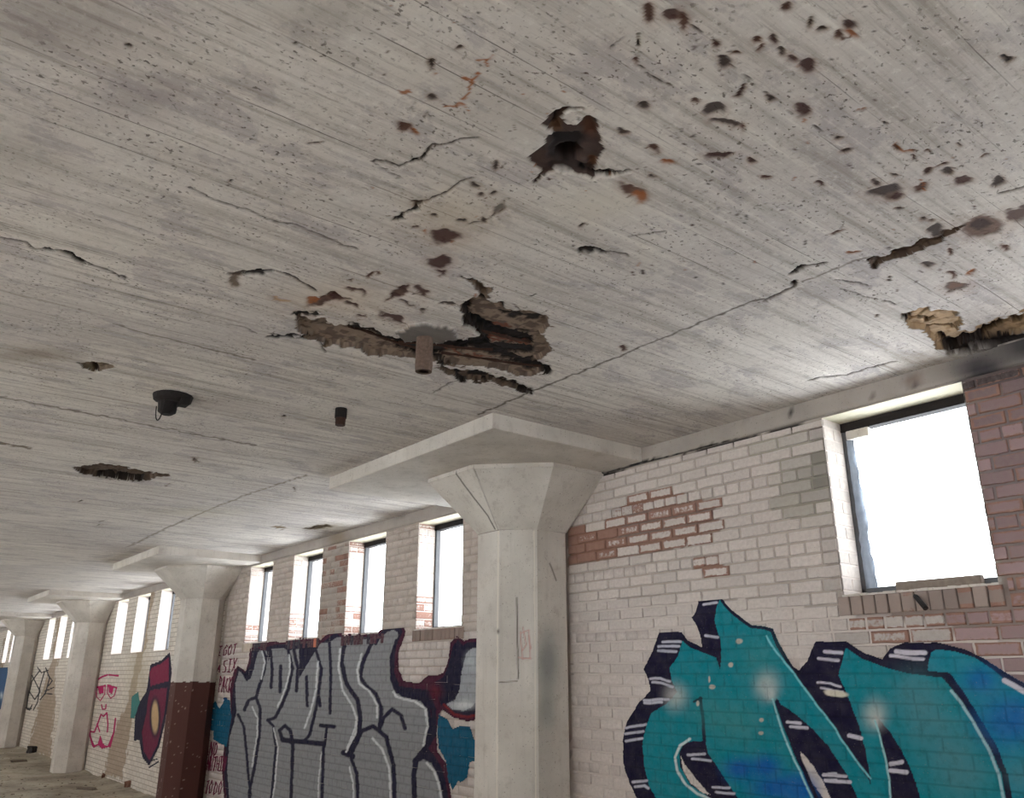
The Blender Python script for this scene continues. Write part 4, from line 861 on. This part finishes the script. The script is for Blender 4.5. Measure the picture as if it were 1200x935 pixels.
for n, xc in enumerate(cols_x[:4]):
    T = empty('concrete_column', (xc, YC, 0)); tag(T, clab[n], 'column', 'flared columns along the wall')
    hs, hv = ((34, 380) if n == 0 else (16, 220) if n == 1 else (1, 20))
    ap = col_ap[n]; yc = YC-AP+ap; o8 = octo(xc, yc, ap); V, Q = loft([(o8, 0), (o8, ZJ)], hs, [hv])
    f = Paint(V, .8, 12, 7, (0, 2))
    if n == 0:
        f.soft(642, 775, 16, 42, srgb(128, 130, 126), .8); f.soft(640, 830, 12, 30, srgb(132, 134, 128), .6); f.line([(606, 700), (607, 795)], 1.4, srgb(90, 80, 74)); f.line([(585, 799), (606, 798)], 1.2, srgb(120, 110, 100))
        Pk = srgb(190, 140, 134)
        for L in ([(610, 740), (612, 772), (621, 771), (620, 738), (611, 742)], [(607, 770), (622, 772)], [(613, 735), (617, 755), (612, 762)], [(620, 745), (622, 760)]): f.line(L, 1.4, Pk, .8)
        f.line([(644, 660), (652, 680)], 1.4, srgb(110, 100, 94)); f.line([(584, 622), (582, 940)], 2.2, srgb(214, 204, 190), .7); f.line([(626, 622), (628, 940)], 2.2, srgb(214, 204, 190), .6); f.soft(584, 740, 2, 3, DK, .8)
    if n == 1:
        zt = on_plane_y(210, 799, YC-AP)[2]; ed = zt+.01*(fbm(V[:, 0]*20, V[:, 1]*20, 3)-.5)
        m_ = V[:, 2] < ed; sp = fbm((V[:, 0]+V[:, 1])*45, V[:, 2]*30, 12, 3)
        i = np.where(m_)[0]; f.put(i, srgb(74, 34, 28), .97); f.put(i[sp[i] > .8], srgb(170, 150, 140), .7)
    mesh_np('shaft', V, Q, M_CONC, T, np.concatenate([f.rgb, f.a[:, None]], 1), (xc, YC, 0))
    V, Q = loft([(o8, ZJ), (octo(xc, YC, ACAP*.985), ZS-.035), (octo(xc, YC, ACAP), ZS-.03), (octo(xc, YC, ACAP), ZS)], 60 if n == 0 else 2, [110 if n == 0 else 4, 1, 1])
    f = Paint(V, .5, 12, 7, (0, 2))
    if n == 0: f.line([(533, 553), (572, 605), (580, 620)], 1.3, srgb(84, 76, 70)); f.line([(560, 627), (584, 621.5), (626, 621.5), (664, 625)], 1.4, srgb(120, 110, 102), .8); f.line([(585, 624), (555, 548)], 1.0, srgb(110, 100, 92), .6)
    mesh_np('capital', V, Q, M_CONC, T, np.concatenate([f.rgb, f.a[:, None]], 1), (xc, YC, ZJ))
    m = MB(); xs_c = slab_x[n]; m.box(xs_c-.7180*U+.014, xs_c+.7290*U, -.856*U, .012, ZS, CEIL+.01); m.build('drop_panel', M_PLAIN, T, (xc, YC, ZS), bevel=.008)

# ------------------------------------------------------------ things hanging from the ceiling
p0 = on_plane_z(498, 393); L = .215
m = MB(); cx, cy = p0[0], p0[1]; N = 16
rr = [.042, .040, .041, .042, .040]; zz = [CEIL+.03, CEIL-.03, CEIL-.09, CEIL-.15, CEIL-.185]
m.tube([(cx, cy, z) for z in zz], rr, N, False)
b_ = len(m.v); m.v += [(cx+.024*math.cos(2*math.pi*i/N), cy+.024*math.sin(2*math.pi*i/N), zz[-1]) for i in range(N)]+[(cx+.024*math.cos(2*math.pi*i/N), cy+.024*math.sin(2*math.pi*i/N), CEIL) for i in range(N)]
for i in range(N):
    j = (i+1) % N; m.f += [(b_-N+i, b_-N+j, b_+j, b_+i), (b_+i, b_+j, b_+N+j, b_+N+i)]; m.m += [0, 0]
o = m.build('pipe_stub', simple('brown_scaled_pipe', srgb(104, 86, 76), .95, 0, .55, 70, 1), None, (cx, cy, CEIL), smooth=False)
tag(o, 'brown rusty pipe stub hanging from the large broken patch in the ceiling', 'pipe')
p0 = on_plane_z(400, 479); cx, cy = p0[0], p0[1]; T = empty('pipe_stub', (cx, cy, CEIL)); tag(T, 'small dark pipe stub hanging from sound ceiling, left of the large broken patch', 'pipe')
m = MB(); m.tube([(cx, cy, CEIL+.01), (cx, cy, CEIL-.06)], .036, 14); m.build('collar', M_DARK, T, (cx, cy, CEIL), smooth=False)
m = MB(); m.tube([(cx, cy, CEIL-.058), (cx, cy, CEIL-.105)], [.031, .030], 14); o = m.build('pipe', M_BAR, T, (cx, cy, CEIL-.06)); o['label'] = 'brown lower end'
p0 = on_plane_z(203, 464); cx, cy = p0[0], p0[1]; T = empty('light_fitting', (cx, cy, CEIL)); tag(T, 'dark rusted ceiling light fitting with a loop of wire', 'light fitting')
m = MB(); m.tube([(cx, cy, CEIL+.01), (cx, cy, CEIL-.03), (cx, cy, CEIL-.045)], [.115, .105, .07], 16); m.build('mounting_plate', M_DARK, T, (cx, cy, CEIL))
m = MB(); m.tube([(cx-.01, cy-.02, CEIL-.04), (cx-.01, cy-.02, CEIL-.1), (cx-.01, cy-.02, CEIL-.115)], [.055, .05, .03], 14); m.build('lamp_holder', M_DARK, T, (cx, cy, CEIL-.05))
m = MB(); m.box(cx+.03, cx+.11, cy+.02, cy+.07, CEIL-.07, CEIL-.02); m.build('junction_box', M_DARK, T, (cx+.07, cy+.04, CEIL-.05), bevel=.006)
m = MB(); m.tube([(cx-.01-.085*math.cos(a), cy-.06, CEIL-.05-.105*math.sin(a)) for a in [math.pi*i/12 for i in range(13)]], .0035, 6); m.build('wire_loop', M_DARK, T, (cx, cy, CEIL-.06))
# exposed reinforcing bars in the large patch
T = None
for pa, pb in (((640, 300), (905, 322)), ((835, 262), (1010, 300)), ((760, 330), (1040, 368)), ((500, 256), (690, 318))):
    A, B = cr4([pa])[0], cr4([pb])[0]; a3, b3 = on_plane_z(*A), on_plane_z(*B); a3[2] = b3[2] = CEIL+.020
    m = MB(); pts = [a3*(1-s)+b3*s+np.array([0, .004*math.sin(9*s), .003*math.sin(7*s)]) for s in np.linspace(0, 1, 14)]
    m.tube([tuple(p) for p in pts], [.007*(1+.25*math.sin(i*2.1)) for i in range(14)], 8)
    m.build('reinforcing_bar', M_BAR, ceil_o)
# rust-stained outlet at the beam in the second bay
p0 = on_plane_y(468, 600, -.012); m = MB(); m.tube([(p0[0], .0, p0[2]), (p0[0], -.05, p0[2]-.004)], [.028, .024], 10)
tag(m.build('pipe_stub', M_DARK, None, tuple(p0)), 'dark iron pipe end poking out of the beam above the second bay windows', 'pipe')

# ------------------------------------------------------------ floor, rubble, rest of the hall
fx = axis([(6, -10, 1.0, 1, 1), (-10, -42, .10, 1.01, .5)]); fy = axis([(.33, -3.2, .08, 1, 1), (-3.2, -9.2, .5, 1, 1)])
A, B = np.meshgrid(fx, fy, indexing='ij'); z = .02*(fbm(A*1.3, B*1.3, 2, 4)-.5)+.012*(fbm(A*7, B*7, 5, 3)-.5); z = np.minimum(z+.07*np.exp(-np.abs(B)/.12)*fbm(A*3, B*0, 3), .12)
n = len(fy); I = (np.arange(len(fx)-1)[:, None]*n+np.arange(n-1)[None, :]).ravel()
t = NT('dusty_floor', .95); c = t.mix(t.ramp(t.noise(1.2, 6), .35, .65), srgb(142, 134, 120), srgb(184, 176, 160)); c = t.mix(t.ramp(t.noise(9, 6), .55, .7, 0, .7), c, srgb(92, 80, 66)); t.bump(t.noise(25, 6), .8, .02)
fl = mesh_np('floor', np.stack([A.ravel(), B.ravel(), z.ravel()], 1), np.stack([I, I+n, I+n+1, I+1], 1), t.col(c), smooth=True); tag(fl, kind='structure')
LUMPS = []
def lump(px, py, s, name, label, cat, mat, group=None):
    p = on_plane_z(px, py, .0); LUMPS.append(p)
    bmx = bmesh.new(); bmesh.ops.create_cube(bmx, size=1); bmesh.ops.subdivide_edges(bmx, edges=bmx.edges, cuts=2, use_grid_fill=True)
    r = random.Random(int(px*7+py))
    for v in bmx.verts:
        v.co += Vector((r.uniform(-.09, .09), r.uniform(-.09, .09), r.uniform(-.09, .09))); v.co = Vector((v.co.x*s[0], v.co.y*s[1], v.co.z*s[2]))
    me = bpy.data.meshes.new(name); bmx.to_mesh(me); bmx.free(); me.materials.append(mat)
    o = bpy.data.objects.new(name, me); C.objects.link(o); o.location = (p[0], p[1], s[2]*.5-.005); o.rotation_euler = (0, 0, r.uniform(0, 3)); tag(o, label, cat, group)
lump(154, 924, (.20, .12, .13), 'brick_lump', 'dark red brick lump at the wall foot under the maroon graffiti letter', 'brick', M_RUBBLE)
lump(124, 913, (.18, .14, .10), 'rubble_lump', 'brown rubble lump at the wall foot right of the white column base', 'rubble', M_RUBBLE)
lump(39, 883, (.25, .2, .16), 'rubble_lump', 'dark rubble lump at the wall foot between the two farthest columns', 'rubble', M_DARK)
lump(101, 925, (.35, .10, .035), 'timber_scrap', 'flat timber scrap lying on the dusty floor', 'timber scrap', M_WOOD)
lump(22, 893, (.3, .12, .05), 'timber_scrap', 'low dark scrap on the floor left of the white column base', 'timber scrap', M_WOOD)
V, Q = [], []
r = random.Random(8)
for k in range(420):
    px, py = r.uniform(-10, 200), r.uniform(872, 960); p = on_plane_z(px, py, 0.0)
    if p[1] > -.08 or p[0] < -38 or any(abs(p[0]-c) < .8 and p[1] > -1.2 for c in cols_x) or any(math.hypot(p[0]-q[0], p[1]-q[1]) < .5 for q in LUMPS): continue
    s = r.uniform(.008, .02); n = len(V)
    V += [(p[0]+a*s*r.uniform(.6, 1.3), p[1]+b*s*r.uniform(.6, 1.3), .0+c*s*r.uniform(.6, 1)) for a, b, c in ((-1, -1, -.3), (1, -1, -.3), (1, 1, -.3), (-1, 1, -.3), (-.6, -.5, .8), (.6, -.6, .7), (.5, .6, .9), (-.6, .5, .7))]
    Q += [(n, n+1, n+5, n+4), (n+1, n+2, n+6, n+5), (n+2, n+3, n+7, n+6), (n+3, n, n+4, n+7), (n+4, n+5, n+6, n+7)]
tag(mesh_np('gravel', V, Q, M_WOOD), 'scattered grit and small rubble on the floor by the wall', 'gravel', kind='stuff')
# far side of the hall and its ends: open bays between piers, unseen, they let the daylight in
YL = -9.0
m = MB(); m.box(X0, 6, YL-.3, YL, 0, 1.0); m.box(X0, 6, YL-.3, YL, 2.0, CEIL+.01)
for k in range(14): xq = 5.5-k*3.456; m.box(xq-.5, xq+.5, YL-.3, YL, 1.0, 2.0)
tag(m.build('wall_left', M_ROUGH), kind='structure')
m = MB(); m.box(X0-.3, X0, YL-.3, TH, 0, CEIL+.01); tag(m.build('wall_back', M_ROUGH), kind='structure')
m = MB(); m.box(6, 6.3, -3.0, TH, 0, CEIL+.01); m.box(6, 6.3, YL-.3, -4.8, 0, CEIL+.01); m.box(6, 6.3, -4.8, -3.0, 2.3, CEIL+.01); m.box(4.0, 6, 0, TH, 0, CEIL+.01); tag(m.build('wall_front', M_ROUGH), kind='structure')  # doorway gap added in the unseen end wall to light faces turned towards it
m = MB(); m.box(-160, 120, -140, 140, -.8, -.3); g = m.build('outdoor_ground', M_GROUND); tag(g, kind='structure'); g['label'] = 'pale ground outside the building'
